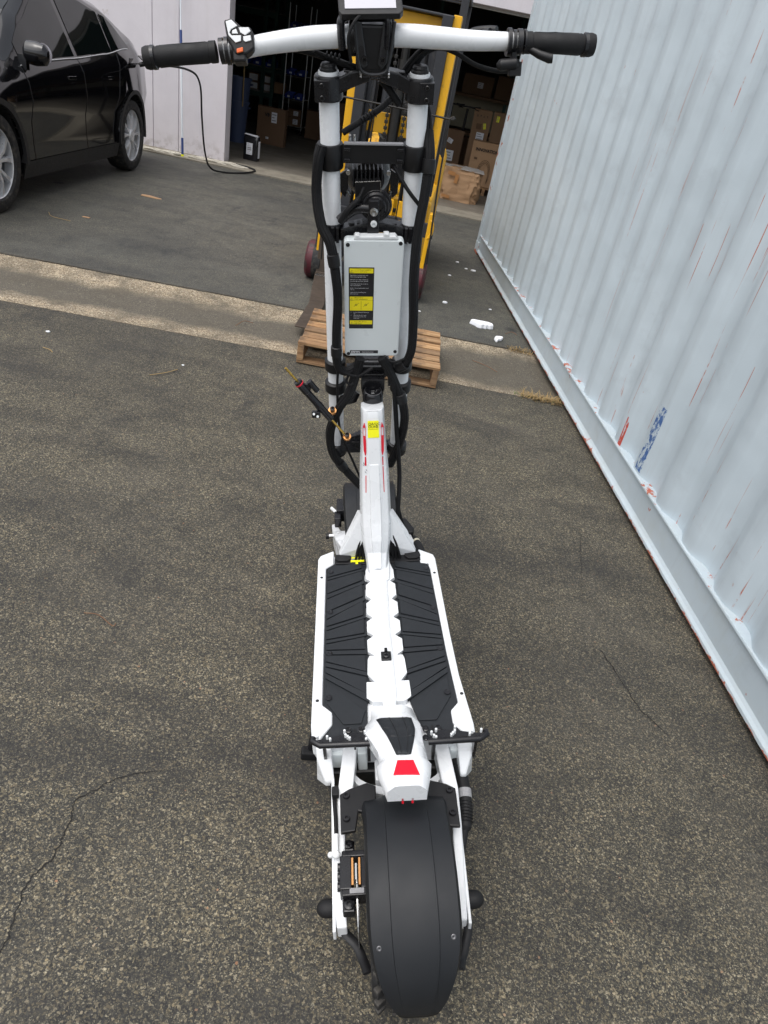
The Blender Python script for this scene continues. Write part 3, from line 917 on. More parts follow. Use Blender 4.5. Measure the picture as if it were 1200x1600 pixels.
# rubber mats
notch = [.763, .690, .621, .557, .490, .410, .357]
def mat_side(sg):
    xo = [(.145, .835), (.145, .354), (.123, .332), (.123, .305), (.147, .268), (.066, .262), (.048, .30)] if sg < 0 else [(.141, .815), (.151, .343), (.132, .324), (.132, .295), (.157, .262), (.080, .258), (.060, .30)]
    pts = [(.121, .868)] + [(.123 if sg < 0 else .117, .853)] + xo
    # zigzag inner edge from rear to front
    inner = [(.047, .350)]
    xi = .041
    prev = .357
    for nk in [.410, .490, .557, .621, .690, .763]:
        inner += [(xi, nk - .018), (.026, nk), (xi, nk + .012)]
    inner += [(.040, .805), (.034, .828), (.034, .868)]
    P = pts + inner
    return [(sg * x + (.002 if sg > 0 else 0), y) for x, y in P]
for sg in (-1, 1):
    mm = MB(); mm.prism(mat_side(sg), .298, .3075)
    o = sp_('foot_mat', mm, 'mat_rubber', bevel=.0012)
    # the tread of the mat: flat tiles and ribs parted by open grooves
    L_ = [(.790, .824), (.777, .813), (.722, .772), (.702, .757), (.652, .706), (.624, .690), (.598, .634), (.583, .622), (.552, .569), (.538, .558), (.517, .514), (.502, .497), (.480, .443), (.464, .428), (.446, .377), (.428, .352)]
    g_ = .0021
    def tile(ya0, ya1, yb0, yb1, x_in):
        q = [(.1405, ya0 - g_), (x_in, ya1 - g_), (x_in, yb1 + g_), (.1405, yb0 + g_)]
        m_ = MB(); m_.prism([(sg * x, y) for x, y in q], .3060, .3125)
        return m_
    prev = (.834, .853)
    for i, l_ in enumerate(L_ + [None]):
        if l_ is None:
            break
        isrib = i % 2 == 1
        x_in = .042 if isrib else .0475
        obj('mat_rib' if isrib else 'mat_tile', tile(prev[0], prev[1], l_[0], l_[1], x_in), 'mat_rubber', o, bevel=.0005)
        prev = l_
    q = [(sg * .138, .420), (sg * .052, .334), (sg * .062, .300), (sg * .100, .300), (sg * .138, .362)]
    mm = MB(); mm.prism(q, .3065, .3105); obj('mat_tile', mm, 'mat_rubber', o, bevel=.0008)
    for yy in (.812, .650, .505, .372):
        mm = MB(); mm.lathe([(.0075, 0), (.0075, .0012), (.0045, .0014), (.0035, .0002), (0, .0002)], (sg * .132, yy, .3125), (0, 0, 1), 14)
        obj('washer', mm, 'black_gloss', o)
    # front strip with port covers
    mm = MB(); mm.prism([(sg * .122, .885), (sg * .034, .875), (sg * .034, .845), (sg * .122, .850)], .296, .3115); sp_('front_strip', mm, 'black_plastic', bevel=.002)
    cx = sg * .098
    mm = MB(); mm.prism([(cx - .021, .885), (cx + .021, .885), (cx + .023, .868), (cx + .013, .856), (cx - .013, .856), (cx - .023, .868)], .3115, .317); sp_('port_cover', mm, 'black_rubber', bevel=.002)
    # rear screw plate of the deck
    for (xx, yy) in ((.095, .285), (.068, .285), (.103, .262), (.066, .262)):
        mm = MB(); mm.lathe([(.0075, 0), (.0075, .002), (.0055, .003), (.0035, .001), (0, .001)], (sg * xx + .006, yy + (0 if sg < 0 else -.006), .308), (0, 0, 1), 14); sp_('deck_bolt', mm, 'black_gloss')
    for xx in (.082, .054):
        mm = MB(); mm.box((sg * xx + .006, .262, .3085), (.004, .05, .003)); sp_('deck_rib', mm, 'black_plastic')
# yellow port marking on the left
for i, (yy, hh) in enumerate(((.872, .006), (.857, .008))):
    mm = MB(); mm.box((-.058, yy, .3123), (.038, hh, .0012)); sp_('yellow_strip', mm, 'neon_yellow')
mm = MB(); mm.box((-.058, .865, .3122), (.036, .005, .001)); sp_('grey_strip', mm, 'grey_print')
mm = MB(); mm.box((-.060, .848, .3123), (.007, .010, .0012)); sp_('yellow_strip', mm, 'neon_yellow')

# ---- white spine with notched plates
sx = .0015
plates = [(.826, .763), (.763, .690), (.690, .621), (.621, .557), (.557, .490), (.490, .410), (.410, .352)]
for i, (ya, yb) in enumerate(plates):
    xo = .0385 + .001 * i + (.004 if i == 6 else 0)
    xi = .026
    ya -= .0004; yb += .0004
    if i == 0:
        P = [(.030, ya + .02), (.034, ya), (xo, ya - .018), (xo, yb + .012), (xi, yb)]
    elif i == 6:
        P = [(xi + .012, ya), (xo, ya), (xo + .001, yb + .012), (xi + .010, yb)]
    elif i == 5:
        P = [(xi, ya), (xo - .004, ya), (xo, ya - .012), (xo + .002, yb + .022), (xi + .004, yb)]
    else:
        P = [(xi, ya), (xo, ya - .014), (xo, yb + .014), (xi, yb)]
    poly = [(x + sx, y) for x, y in P] + [(-x + sx, y) for x, y in P[::-1]]
    mm = MB(); mm.prism(poly, .298, .3150)
    sp_('spine_plate', mm, 'white_paint', bevel=.0012, seg=2)
mm = MB(); mm.prism([(sx - .0275, .826), (sx - .0275, .352), (sx + .0275, .352), (sx + .0275, .826)], .298, .3142); sp_('spine_base', mm, 'white_paint', bevel=.001)
# raised central ridge, wide at the front and narrowing
mm = MB()
rg = []
for y, hw, z in ((.90, .032, .350), (.86, .030, .338), (.80, .027, .330), (.762, .024, .326), (.758, .019, .324), (.60, .016, .323), (.45, .017, .323), (.37, .018, .323), (.340, .014, .318)):
    rg.append([Vector((sx + x * hw, y, zz)) for x, zz in ((-1, .305), (-1, z - .004), (-.62, z), (.62, z), (1, z - .004), (1, .305))])
mm.loft(rg); sp_('spine_ridge', mm, 'white_paint', bevel=.0015)
mm = MB(); mm.prism([(sx - .012, .463), (sx + .012, .463), (sx + .012, .490), (sx - .012, .490)], .322, .328); ko = sp_('lock_plate', mm, 'black_plastic', bevel=.002)
mm = MB(); mm.lathe([(.0065, 0), (.0065, .004), (.004, .005), (.003, .002), (0, .002)], (sx, .473, .328), (0, 0, 1), 16); mm.box((sx, .492, .329), (.007, .010, .006)); obj('lock_barrel', mm, 'black_gloss', ko)

# ---- neck (gooseneck frame)
def ring6(y, z, hw, d, ty, tz, x0=.0):
    """six-sided section, facing the rider with a raised centre panel; ty,tz = tangent"""
    t = Vector((0, ty, tz)).normalized(); nn = Vector((0, -t.z, t.y))   # towards the rider
    if nn.y > 0: nn = -nn
    c_ = Vector((x0, y, z))
    out = []
    for x, q in ((-.98, -.7), (-1.0, .15), (-.82, .72), (-.42, 1.0), (.42, 1.0), (.82, .72), (1.0, .15), (.98, -.7), (.5, -1), (-.5, -1)):
        out.append(c_ + Vector((x * hw, 0, 0)) + nn * (q * d))
    return out
secs = [(.934, .752, .0290, .030), (.934, .745, .0300, .032), (.930, .725, .0300, .032), (.926, .700, .0310, .032), (.917, .645, .0340, .032), (.911, .605, .0370, .032), (.905, .570, .0390, .032), (.892, .500, .0410, .032), (.878, .440, .0430, .034), (.862, .390, .0400, .036), (.845, .345, .0330, .030), (.800, .318, .0270, .014)]
mm = MB()
rings = []
for i, (y, z, hw, d) in enumerate(secs):
    a = secs[max(0, i - 1)]; c_ = secs[min(len(secs) - 1, i + 1)]
    rings.append(ring6(y, z, hw, d, c_[0] - a[0], c_[1] - a[1], -.0035))
mm.loft(rings); neck = sp_('neck', mm, 'white_paint', smooth=25, bevel=.002)
# raised rib up the centre of the neck
mm = MB(); rings = []
for i, (y, z, hw, d) in enumerate(secs[5:]):
    a = secs[max(0, i + 4)]; c_ = secs[min(len(secs) - 1, i + 6)]
    r_ = ring6(y, z, hw, d, c_[0] - a[0], c_[1] - a[1], -.0035)
    p, q = r_[3], r_[4]
    nn = (r_[3] - r_[9]).normalized()
    h = min(.008, .0015 + i * .0025)
    f = .86
    mid = (p + q) / 2
    rings.append([mid + (p - mid) * f - nn * .004, mid + (p - mid) * f * .9 + nn * h, mid + (q - mid) * f * .9 + nn * h, mid + (q - mid) * f - nn * .004])
mm.loft(rings); obj('neck_rib', mm, 'white_paint', neck, bevel=.0015)
# headset cup ring at the top of the neck
mm = MB(); AX = Vector((.034, -.235, 1)).normalized()
# spread legs from the neck down to the deck corners
for sg in (-1, 1):
    top = [Vector((sg * .030 - .0035, .905, .560)), Vector((sg * .041 - .0035, .922, .560)), Vector((sg * .041 - .0035, .900, .470)), Vector((sg * .030 - .0035, .868, .470))]
    A = [(sg * .036 - .0035, .872, .475), (sg * .0485 - .0035, .905, .455), (sg * .040 - .0035, .905, .41), (sg * .034 - .0035, .860, .385)]
    B = [(sg * .072, .876, .392), (sg * .086, .900, .384), (sg * .066, .896, .345), (sg * .053, .864, .345)]
    C_ = [(sg * .108, .882, .318), (sg * .110, .900, .318), (sg * .072, .902, .300), (sg * .066, .878, .305)]
    D_ = [(sg * .108, .880, .285), (sg * .110, .900, .280), (sg * .072, .900, .280), (sg * .066, .876, .285)]
    mm = MB(); mm.loft([[Vector(p) for p in q] for q in (A, B, C_, D_)]); sp_('frame_leg', mm, 'white_paint', bevel=.003, seg=2)
    mm = MB()
    for q in range(3):
        mm.tube(smoothpath([(sg * (.030 + q * .006), .868, .39), (sg * (.040 + q * .008), .865, .345), (sg * (.045 + q * .010), .862, .30)], 4), .0035, 6)
    mm.box((sg * .05, .895, .305), (.05, .03, .03))
    sp_('wiring', mm, 'cable_black')
# neck decals: red stripes, yellow tag
def neck_frame(y, z, x=0.0, lift=.0006):
    # on the face of the neck (rider side); find the panel point at this height
    for (a, b_) in zip(secs, secs[1:]):
        if a[1] >= z >= b_[1]:
            q = (a[1] - z) / (a[1] - b_[1]); break
    yy = a[0] + (b_[0] - a[0]) * q; d = a[3] + (b_[3] - a[3]) * q
    t = Vector((0, b_[0] - a[0], b_[1] - a[1])).normalized(); nn = Vector((0, -t.z, t.y))
    if nn.y > 0: nn = -nn
    return Vector((x - .0035, yy, z)) + nn * (d + lift), nn, -t
p0, nn, tt = neck_frame(0, .699)
FM = frame(p0, (1, 0, 0), tt)
mm = MB(); mm.prism([(-.0145, -.022), (.0145, -.022), (.0140, .023), (-.0140, .023)], 0, .0005, FM)
tg = obj('yellow_tag', mm, 'neon_yellow', neck)
for i, s_ in enumerate(('QA/QC', 'DONE')):
    mm = text_mb(s_, .0095, FM @ Matrix.Translation((-.0125, .0115 - i * .0075, .0008)), bold=.0001, sx=.95); obj('lettering', mm, 'black_print', tg)
mm = MB(); mm.box((0, .001, .0007), (.026, .0006, .0002), M=FM); obj('ruled_line', mm, 'black_print', tg)
def stripe(pts, mat='red_print', lift=.0007):
    """ribbon on the neck through (x, z, half width)"""
    l_, r_ = [], []
    for x, z, w in pts:
        for lst, xx in ((l_, x - w), (r_, x + w)):
            p, n2, t2 = neck_frame(0, z, 0, lift)
            # the bevelled flanks fall away from the centre panel
            hw = .42 * .033; drop = max(0, abs(xx) - hw) * .42
            lst.append(p + Vector((xx, 0, 0)) - n2 * drop)
    m_ = MB(); m_.grid([l_, r_]); return m_
for sg in (-1, 1):
    x0 = sg * .0232
    obj('red_stripe', stripe([(x0 - sg * .001, 0.716, .0006), (x0, 0.706, .0032), (x0, 0.703, .0034)]), 'red_print', neck)
    obj('red_stripe', stripe([(x0 - .0030, 0.706, .0006), (x0 - .0030, 0.681, .0006)]), 'red_print', neck)
    obj('red_stripe', stripe([(x0 + .0030, 0.706, .0006), (x0 + .0030, 0.681, .0006)]), 'red_print', neck)
    obj('red_stripe', stripe([(x0, 0.682, .0034), (x0 + sg * -.0002, 0.666, .0036), (x0 - sg * .0005, 0.641, .0033), (x0 - sg * .001, 0.630, .0012)]), 'red_print', neck)
    obj('red_stripe', stripe([(x0 - sg * .001, 0.626, .0016), (x0 - sg * .0005, 0.601, .0013 if sg > 0 else .0024)]), 'red_print', neck)
    obj('red_stripe', stripe([(x0 - sg * .0005, .598 if sg > 0 else .574, .0012), (x0 + sg * .001, 0.526, .0011)]), 'red_print', neck)
for (a, b_, c_) in ((-.028, .611, .004), (-.0245, .586, .003), (-.022, .592, .003), (.0215, .628, .003), (-.030, .604, .002)):
    obj('paint_chip', stripe([(a, b_, .0004), (a + .001, b_ - c_, .0016), (a + .003, b_ - c_ * 2, .0003)], lift=.0009), 'grey_print', neck)

# ================================ fork assembly, built in its own raked frame
Zf = Vector((.034, -.235, 1)).normalized(); Xf = Vector((1, 0, -.034)); Xf = (Xf - Zf * Xf.dot(Zf)).normalized(); Yf = Zf.cross(Xf)
FK = Matrix(((Xf.x, Yf.x, Zf.x, .0125), (Xf.y, Yf.y, Zf.y, .866), (Xf.z, Yf.z, Zf.z, 1.44), (0, 0, 0, 1)))
def fk(name, mb, mat, parent=None, **kw):
    mb.xf(FK); return sp_(name, mb, mat, parent, **kw)
TX = .0855
for sg in (-1, 1):
    mm = MB(); mm.lathe([(.0195, -.90), (.0195, .024), (.0185, .026), (0, .026)], (sg * TX, 0, 0), (0, 0, 1), 32); fk('fork_tube', mm, 'white_paint', smooth=True)
    # top clamp ring and cap
    mm = MB(); mm.lathe([(.0200, -.022), (.0245, -.022), (.0270, -.018), (.0270, .016), (.0250, .020), (.0200, .020)], (sg * TX, 0, 0), (0, 0, 1), 28, False)
    mm.box((sg * .098, -.022, -.002), (.028, .014, .036)); tc_ = fk('top_clamp', mm, 'black_metal', smooth=30, bevel=.001)
    for zz in (.008, -.012):
        mm = MB(); bolt(mm, (sg * .098 - .0, -.029, zz), (0, -1, 0), .0048); fk('clamp_bolt', mm, 'black_gloss', tc_)
    mm = MB(); mm.lathe([(.0175, .026), (.0170, .029), (.0150, .031), (.0150, .034), (.0125, .038), (.0, .038)], (sg * TX, 0, 0), (0, 0, 1), 12); fk('fork_cap', mm, 'black_plastic', bevel=.001)
    # crown arms running in to the stem
    mm = MB()
    mm.loft([[Vector((sg * .068, y, z)) for y, z in ((-.018, -.010), (.018, -.010), (.018, .018), (-.018, .018))],
             [Vector((sg * .045, y, z)) for y, z in ((-.016, .000), (.016, .000), (.016, .028), (-.016, .028))],
             [Vector((sg * .008, y, z)) for y, z in ((-.018, .014), (.016, .014), (.016, .034), (-.018, .034))]])
    fk('crown_arm', mm, 'black_metal', bevel=.003)
    mm = MB(); mm.box((sg * .046, -.006, .0275), (.022, .014, .003)); fk('crown_recess', mm, 'black_print', bevel=.001)
    # middle clamp (bracket height)
    mm = MB(); mm.lathe([(.0198, -.145), (.0250, -.145), (.0262, -.143), (.0262, -.100), (.0250, -.098), (.0198, -.098)], (sg * TX, 0, 0), (0, 0, 1), 28, False); fk('light_clamp', mm, 'black_plastic', smooth=True)
    # lower clamp of the light bracket
    mm = MB(); mm.lathe([(.0198, -.290), (.0240, -.290), (.0250, -.288), (.0250, -.258), (.0240, -.256), (.0198, -.256)], (sg * TX, 0, 0), (0, 0, 1), 24, False)
    mm.box((sg * .074, -.024, -.273), (.006, .016, .032)); mm.box((sg * .084, -.024, -.273), (.006, .016, .032)); fk('light_clamp', mm, 'black_metal', smooth=30)
    # lower fork crowns
    for zc, rr in ((-.622, .0265), (-.688, .0280)):
        mm = MB(); mm.lathe([(.0198, zc - .016), (rr - .002, zc - .016), (rr, zc - .013), (rr, zc + .012), (rr - .002, zc + .014), (.0198, zc + .016)], (sg * TX, 0, 0), (0, 0, 1), 28, False); fk('fork_collar', mm, 'black_plastic', smooth=30)
    mm = MB(); mm.lathe([(.0198, -.925), (.026, -.925), (.028, -.920), (.028, -.892), (.026, -.888), (.0198, -.886)], (sg * TX, 0, 0), (0, 0, 1), 28); fk('fork_foot', mm, 'black_metal', smooth=30)
mm = MB(); mm.cyl((-.022, -.020, .026), (.022, -.020, .026), .0065, 14); mm.cyl((-.008, -.022, .026), (.010, -.022, .026), .0085, 14); fk('stem_pivot', mm, 'black_metal', smooth=30)
for sg in (-1, 1):
    mm = MB(); bolt(mm, (sg * .024, -.020, .026), (sg, 0, 0), .006, .004); fk('pivot_bolt', mm, 'steel')
# stem: two-cheek clamp that holds the bar
BARC = Vector((-.004, -.005, .082))
for x0 in (-.048, .012):
    mm = MB(); mm.lathe([(.018, 0), (.030, .001), (.0315, .004), (.0315, .018), (.030, .021), (.018, .022)], (x0, BARC.y, BARC.z), (1, 0, 0), 30, False)
    fk('stem_clamp', mm, 'black_metal', smooth=30)
mm = MB()
for pts_ in ([(-.036, .112), (-.022, .110), (-.010, .046), (-.018, .040), (-.028, .050)], [(.030, .112), (.016, .110), (.008, .046), (.016, .040), (.024, .050)]):
    mm.prism([(x, z) for x, z in pts_], .036, .046, Matrix(((1, 0, 0, -.004), (0, 0, -1, 0), (0, 1, 0, 0), (0, 0, 0, 1))))
chk = fk('stem_cheek', mm, 'satin_black', bevel=.002)
for x in (-.025, .016):
    mm = MB(); mm.prism([(x + .0045 * math.cos(a), .056 + .0045 * math.sin(a) + (.016 if math.sin(a) > 0 else 0)) for a in [2 * PI * j / 16 + .1 for j in range(16)]], .0455, .0468, Matrix(((1, 0, 0, -.001), (0, 0, -1, 0), (0, 1, 0, 0), (0, 0, 0, 1)))); fk('cheek_slot_shade', mm, 'black_print', chk)  # dark pill laid on the cheek, painting the shade of a pocket
mm = MB(); mm.tube(smoothpath([(-.038, -.044, .112), (-.030, -.045, .050), (-.018, -.046, .034), (.012, -.046, .034), (.024, -.045, .050), (.032, -.044, .112)], 5), .0028, 8); fk('stem_rim_highlight', mm, 'satin_black', smooth=True)  # paler tube added to outline the highlight on the stem edges
mm = MB(); mm.box((-.006, -.018, .070), (.058, .044, .070)); mm.box((-.004, -.022, .040), (.040, .024, .018)); fk('stem_block', mm, 'black_plastic', bevel=.004)
for x in (-.020, .012):
    mm = MB(); mm.lathe([(.0055, 0), (.0055, .012), (.003, .012), (.003, .004), (0, .004)], (x, -.040, .056), (0, -1, 0), 14); fk('stem_bolt', mm, 'black_gloss')
# ---- handlebar
bar_pts = [(-.262, .83, 1.500), (-.225, .83, 1.5015), (-.190, .831, 1.5075), (-.12, .832, 1.5150), (-.06, .832, 1.518), (.055, .832, 1.5185), (.13, .832, 1.5140), (.19, .831, 1.5095), (.27, .83, 1.507)]
mm = MB(); P = smoothpath(bar_pts, 5); rs = []
for p in P:
    t = max(0, (abs(p.x) - .10) / .17); rs.append(.0180 - .0040 * min(1, t))
mm.tube(P, rs, 24); bar = sp_('handlebar', mm, 'white_paint', smooth=True)
def grip(a, b_, sgn):
    a, b_ = Vector(a), Vector(b_); ax = (b_ - a).normalized(); L_ = (b_ - a).length
    mm = MB(); mm.lathe([(.012, 0), (.0170, .001), (.0172, .012), (.0160, .013), (.0160, .016), (.0168, .018), (.0160, L_ * .5), (.0170, L_ - .026), (.0160, L_ - .024), (.0160, L_ - .021), (.0182, L_ - .020), (.0185, L_ - .006), (.0165, L_), (0, L_)], a, ax, 30)
    g_ = sp_('grip', mm, 'black_rubber', smooth=True)
    for k_ in range(2):
        mm = MB()
        pts = []
        for i in range(22):
            s_ = .02 + (L_ - .05) * i / 21; th = (.9 if k_ else 1.9) + .55 * (1 / (1 + math.exp(-(i - 9) * .9))) * (1 if k_ else -1)
            U = Vector((0, 0, 1)); V = ax.cross(U).normalized(); U = V.cross(ax)
            pts.append(a + ax * s_ - V * math.cos(th) * .0166 * sgn + U * math.sin(th) * .0166)
        mm.tube(pts, .0009, 5); obj('grip_groove', mm, 'black_gloss', g_)
    mm = MB(); mm.lathe([(.0170, 0), (.0190, .001), (.0190, .007), (.0170, .008)], a + ax * (L_ - .021), ax, 30, False); obj('grip_clamp', mm, 'black_gloss', g_, smooth=30)
grip((-.268, .83, 1.4985), (-.398, .83, 1.4905), -1)
grip((.285, .83, 1.5055), (.413, .83, 1.500), 1)
# throttle rings by the left grip, clamp rings by the right one
for x, r_, w_ in ((-.263, .0200, .008), (-.253, .0215, .007), (-.244, .0190, .006)):
    mm = MB(); mm.lathe([(.012, 0), (r_, .0005), (r_, w_), (.012, w_)], (x, .83, 1.4992), (1, 0, .05), 26); sp_('throttle_ring', mm, 'black_gloss', smooth=30)
for x, r_, w_ in ((.252, .0215, .007), (.262, .0185, .006), (.270, .0200, .009), (.282, .0190, .004)):
    mm = MB(); mm.lathe([(.012, 0), (r_, .0005), (r_, w_), (.012, w_)], (x, .83, 1.5065), (1, 0, -.02), 26); sp_('clamp_ring', mm, 'black_metal', smooth=30)
# button pod
PM = frame((-.222, .808, 1.511), (1, 0, 0), (0, .34, .94)) @ Matrix.Scale(.86, 4)
pod = [(-.030, .040), (-.014, .043), (.004, .027), (.020, .028), (.026, .016), (.026, -.010), (.010, -.020), (-.012, -.020), (-.027, .010)]
mm = MB(); mm.prism([(x * 1.03, y * 1.03) for x, y in pod], -.026, .000, PM); mm.box((-.005, -.012, -.018), (.026, .040, .030), M=PM); po = sp_('control_pod', mm, 'black_plastic', bevel=.003)
for pl_ in ([(-.027, .037), (-.015, .040), (-.004, .029), (-.017, .023), (-.021, .017), (-.017, .012), (.002, .012), (.001, .002), (-.010, -.001), (-.023, .012)], [(-.015, .021), (-.007, .024), (-.004, .015), (-.016, .015)], [(-.002, .026), (.018, .026), (.022, .019), (.010, .012), (.001, .017)], [(.006, .010), (.021, .012), (.022, .003), (.010, .000), (.006, .003)]):
    mm = MB(); mm.prism(pl_, .000, .0030, PM); obj('button', mm, 'white_plastic', po, bevel=.0006)
mm = MB(); mm.prism([(-.009, -.012), (.004, -.009), (.004, -.017), (-.009, -.020)], .0, .004, PM); obj('button', mm, 'orange_plastic', po, bevel=.001)
# display
DM = frame((.004, .815, 1.570), (1, 0, 0), (0, .80, .60))
mm = MB(); mm.prism([(-.052, -.028), (-.048, -.036), (.052, -.036), (.058, -.028), (.056, .034), (.050, .040), (-.048, .040), (-.054, .034)], -.011, .0, DM); di = sp_('display', mm, 'black_plastic', bevel=.002)
mm = MB(); mm.box((.002, .004, .0006), (.088, .056, .001), M=DM); obj('screen', mm, 'pale_sky_glass', di)
mm = MB(); mm.loft([[DM @ Vector(p) for p in ((-.040, -.030, -.011), (.044, -.030, -.011), (.044, .02, -.011), (-.040, .02, -.011))], [DM @ Vector(p) for p in ((-.022, -.020, -.026), (.026, -.020, -.026), (.026, .01, -.026), (-.022, .01, -.026))]]); obj('display_back', mm, 'black_plastic', di, bevel=.002)
mm = MB(); mm.tube(smoothpath([(-.045, .815, 1.500), (-.046, .805, 1.535), (-.040, .808, 1.545), (-.02, .812, 1.552)], 5), [.007] * 16, 10, flat=1.6); sp_('display_arm', mm, 'black_metal', smooth=True)
mm = MB(); mm.tube(smoothpath([(.034, .812, 1.500), (.036, .802, 1.535), (.032, .806, 1.547), (.015, .812, 1.552)], 5), [.007] * 16, 10, flat=1.6); sp_('display_arm', mm, 'black_metal', smooth=True)
mm = MB(); mm.tube(smoothpath([(.0, .80, 1.552), (-.02, .785, 1.540), (-.034, .785, 1.515), (-.030, .80, 1.480)], 6), .0028, 8); sp_('display_cable', mm, 'cable_black', smooth=True)
# right brake lever, thumb throttle, switch
mm = MB(); mm.tube(smoothpath([(.225, .853, 1.522), (.215, .865, 1.520), (.235, .885, 1.518), (.27, .88, 1.512), (.30, .872, 1.50)], 5), [.007] * 21, 10); sp_('brake_lever', mm, 'black_metal', smooth=True)
mm = MB(); mm.tube(smoothpath([(.190, .86, 1.518), (.20, .868, 1.523), (.225, .868, 1.525), (.238, .860, 1.524)], 5), [.004, .006] + [.008] * 14, 12); sp_('lever_reservoir', mm, 'black_plastic', smooth=True)
mm = MB(); mm.tube([(.290, .825, 1.498), (.310, .812, 1.487), (.328, .806, 1.481), (.333, .805, 1.481)], [.006, .007, .008, .0075], 12); sp_('thumb_throttle', mm, 'black_plastic', smooth=True)
mm = MB(); mm.tube([(.236, .815, 1.472), (.240, .812, 1.472), (.268, .812, 1.474), (.273, .815, 1.474)], [.006, .0095, .0095, .006], 14); mm.box((.268, .818, 1.466), (.022, .018, .022)); mm.box((.266, .826, 1.490), (.010, .012, .03)); sp_('switch', mm, 'black_plastic', bevel=.0015, smooth=30)
# ---- light bracket plate, headlight, horn
mm = MB(); mm.box((.001, -.012, -.114), (.125, .006, .036)); lp = fk('bracket_plate', mm, 'black_plastic', bevel=.0015)
mm = MB(); mm.box((.001, -.013, -.0945), (.118, .010, .004)); fk('bracket_lip', mm, 'grey_print', lp, bevel=.001)
for x in (-.052, .054):
    for z in (-.104, -.124):
        mm = MB(); mm.box((x, -.018, z), (.013, .006, .006)); fk('bracket_tab', mm, 'black_gloss', lp, bevel=.001)
for x in (-.046, -.037):
    mm = MB(); mm.tube([(x, -.005, -.098), (x, -.005, -.086), (x, -.009, -.081)], .0024, 8); fk('hook', mm, 'steel', lp)
mm = MB(); mm.lathe([(.0, .0), (.034, .0), (.044, .016), (.048, .03), (.048, .06), (.040, .066), (0, .066)], (-.008, .012, -.172), (0, 1, 0), 28); hl = fk('headlight', mm, 'black_metal', smooth=30)
for i in range(8):
    mm = MB(); mm.box((-.040 + i * .0085, -.004, -.158), (.0028, .032, .034)); fk('cooling_fin', mm, 'black_metal', hl, bevel=.0006)
for x in (-.050, .032):
    mm = MB(); mm.lathe([(.0045, 0), (.0045, .006), (0, .006)], (x, -.020, -.146), (0, -1, 0), 12); fk('fin_screw', mm, 'steel', hl)
mm = MB(); mm.prism([(-.036, -.166), (.016, -.163), (.018, -.205), (-.036, -.210)], .0, .020, Matrix(((1, 0, 0, 0), (0, 0, -1, 0), (0, 1, 0, 0), (0, 0, 0, 1)))); fk('headlight_driver', mm, 'black_plastic', hl, bevel=.0012)
mm = MB()
for a, b_ in (((-.036, -.166), (.016, -.163)), ((.016, -.163), (.018, -.190))):
    mm.cyl((a[0], -.0205, a[1]), (b_[0], -.0205, b_[1]), .0008, 6)
fk('driver_edge', mm, 'steel', hl)
for sg in (-1, 1):
    mm = MB(); mm.prism([(.044 * sg - .006, -.148), (.062 * sg - .006, -.160), (.060 * sg - .006, -.195), (.050 * sg - .006, -.206), (.044 * sg - .006, -.190)], -.010, .0, Matrix(((1, 0, 0, 0), (0, 0, -1, 0), (0, 1, 0, 0), (0, 0, 0, 1)))); fk('light_yoke', mm, 'black_metal', bevel=.0015)
    mm = MB(); mm.cyl((sg * .046 - .006, -.002, -.190), (sg * .040 - .006, -.002, -.200), .003, 8); fk('yoke_screw', mm, 'steel')
for r_, z_ in ((.0335, -.012), (.028, -.018), (.021, -.024)):
    mm = MB(); mm.lathe([(r_ * .55, .0), (r_, -.001), (r_ + .001, -.005), (r_ - .002, -.009), (r_ * .5, -.010)], (.008, z_, -.213), (0, 1, 0), 28, False); fk('horn', mm, 'black_metal', smooth=30)
mm = MB(); mm.tube(smoothpath([(.0, -.034, -.214), (-.030, -.032, -.214), (-.052, -.030, -.226), (-.070, -.034, -.240)], 5), .0105, 12); fk('horn_arm', mm, 'black_metal', smooth=True)
mm = MB(); mm.tube(smoothpath([(-.018, -.026, -.174), (-.030, -.040, -.192), (-.052, -.046, -.212), (-.068, -.044, -.238)], 5), [.003] * 5 + [.006] * 11, 10); fk('lamp_cable', mm, 'cable_black', smooth=True)
mm = MB(); mm.prism([(-.010, -.192), (.012, -.192), (.013, -.262), (.004, -.274), (-.008, -.274), (-.013, -.262)], .030, .044, Matrix(((1, 0, 0, .002), (0, 0, -1, 0), (0, 1, 0, 0), (0, 0, 0, 1)))); st_ = fk('mount_arm', mm, 'black_metal', bevel=.003)
for z, r_, mt_ in ((-.215, .0085, 'steel'), (-.240, .0068, 'white_plastic')):
    mm = MB(); mm.lathe([(r_, 0), (r_, .003), (r_ * .5, .004), (r_ * .5, .001), (0, .001)], (.003, -.0445, z), (0, -1, 0), 18); fk('mount_bolt', mm, mt_, st_)
mm = MB(); mm.lathe([(.011, 0), (.011, .012), (.006, .014), (0, .014)], (.003, -.030, -.266), (0, -1, 0), 16); fk('mount_knob', mm, 'black_plastic', smooth=30)
# lower light bar between the tubes
mm = MB(); mm.loft([[Vector((x, y, z)) for y, z in ((-.026, z0), (.006, z0), (.006, z1), (-.026, z1))] for x, z0, z1 in ((-.068, -.288, -.262), (-.045, -.282, -.256), (-.020, -.270, -.250), (.024, -.268, -.248), (.050, -.280, -.252), (.070, -.288, -.258))]); lb = fk('lower_bar', mm, 'black_metal', bevel=.002)
for x in (-.044, -.026, .030, .048):
    mm = MB(); mm.box((x, -.012, -.2525), (.012, .014, .003)); fk('bar_recess', mm, 'black_print', lb)
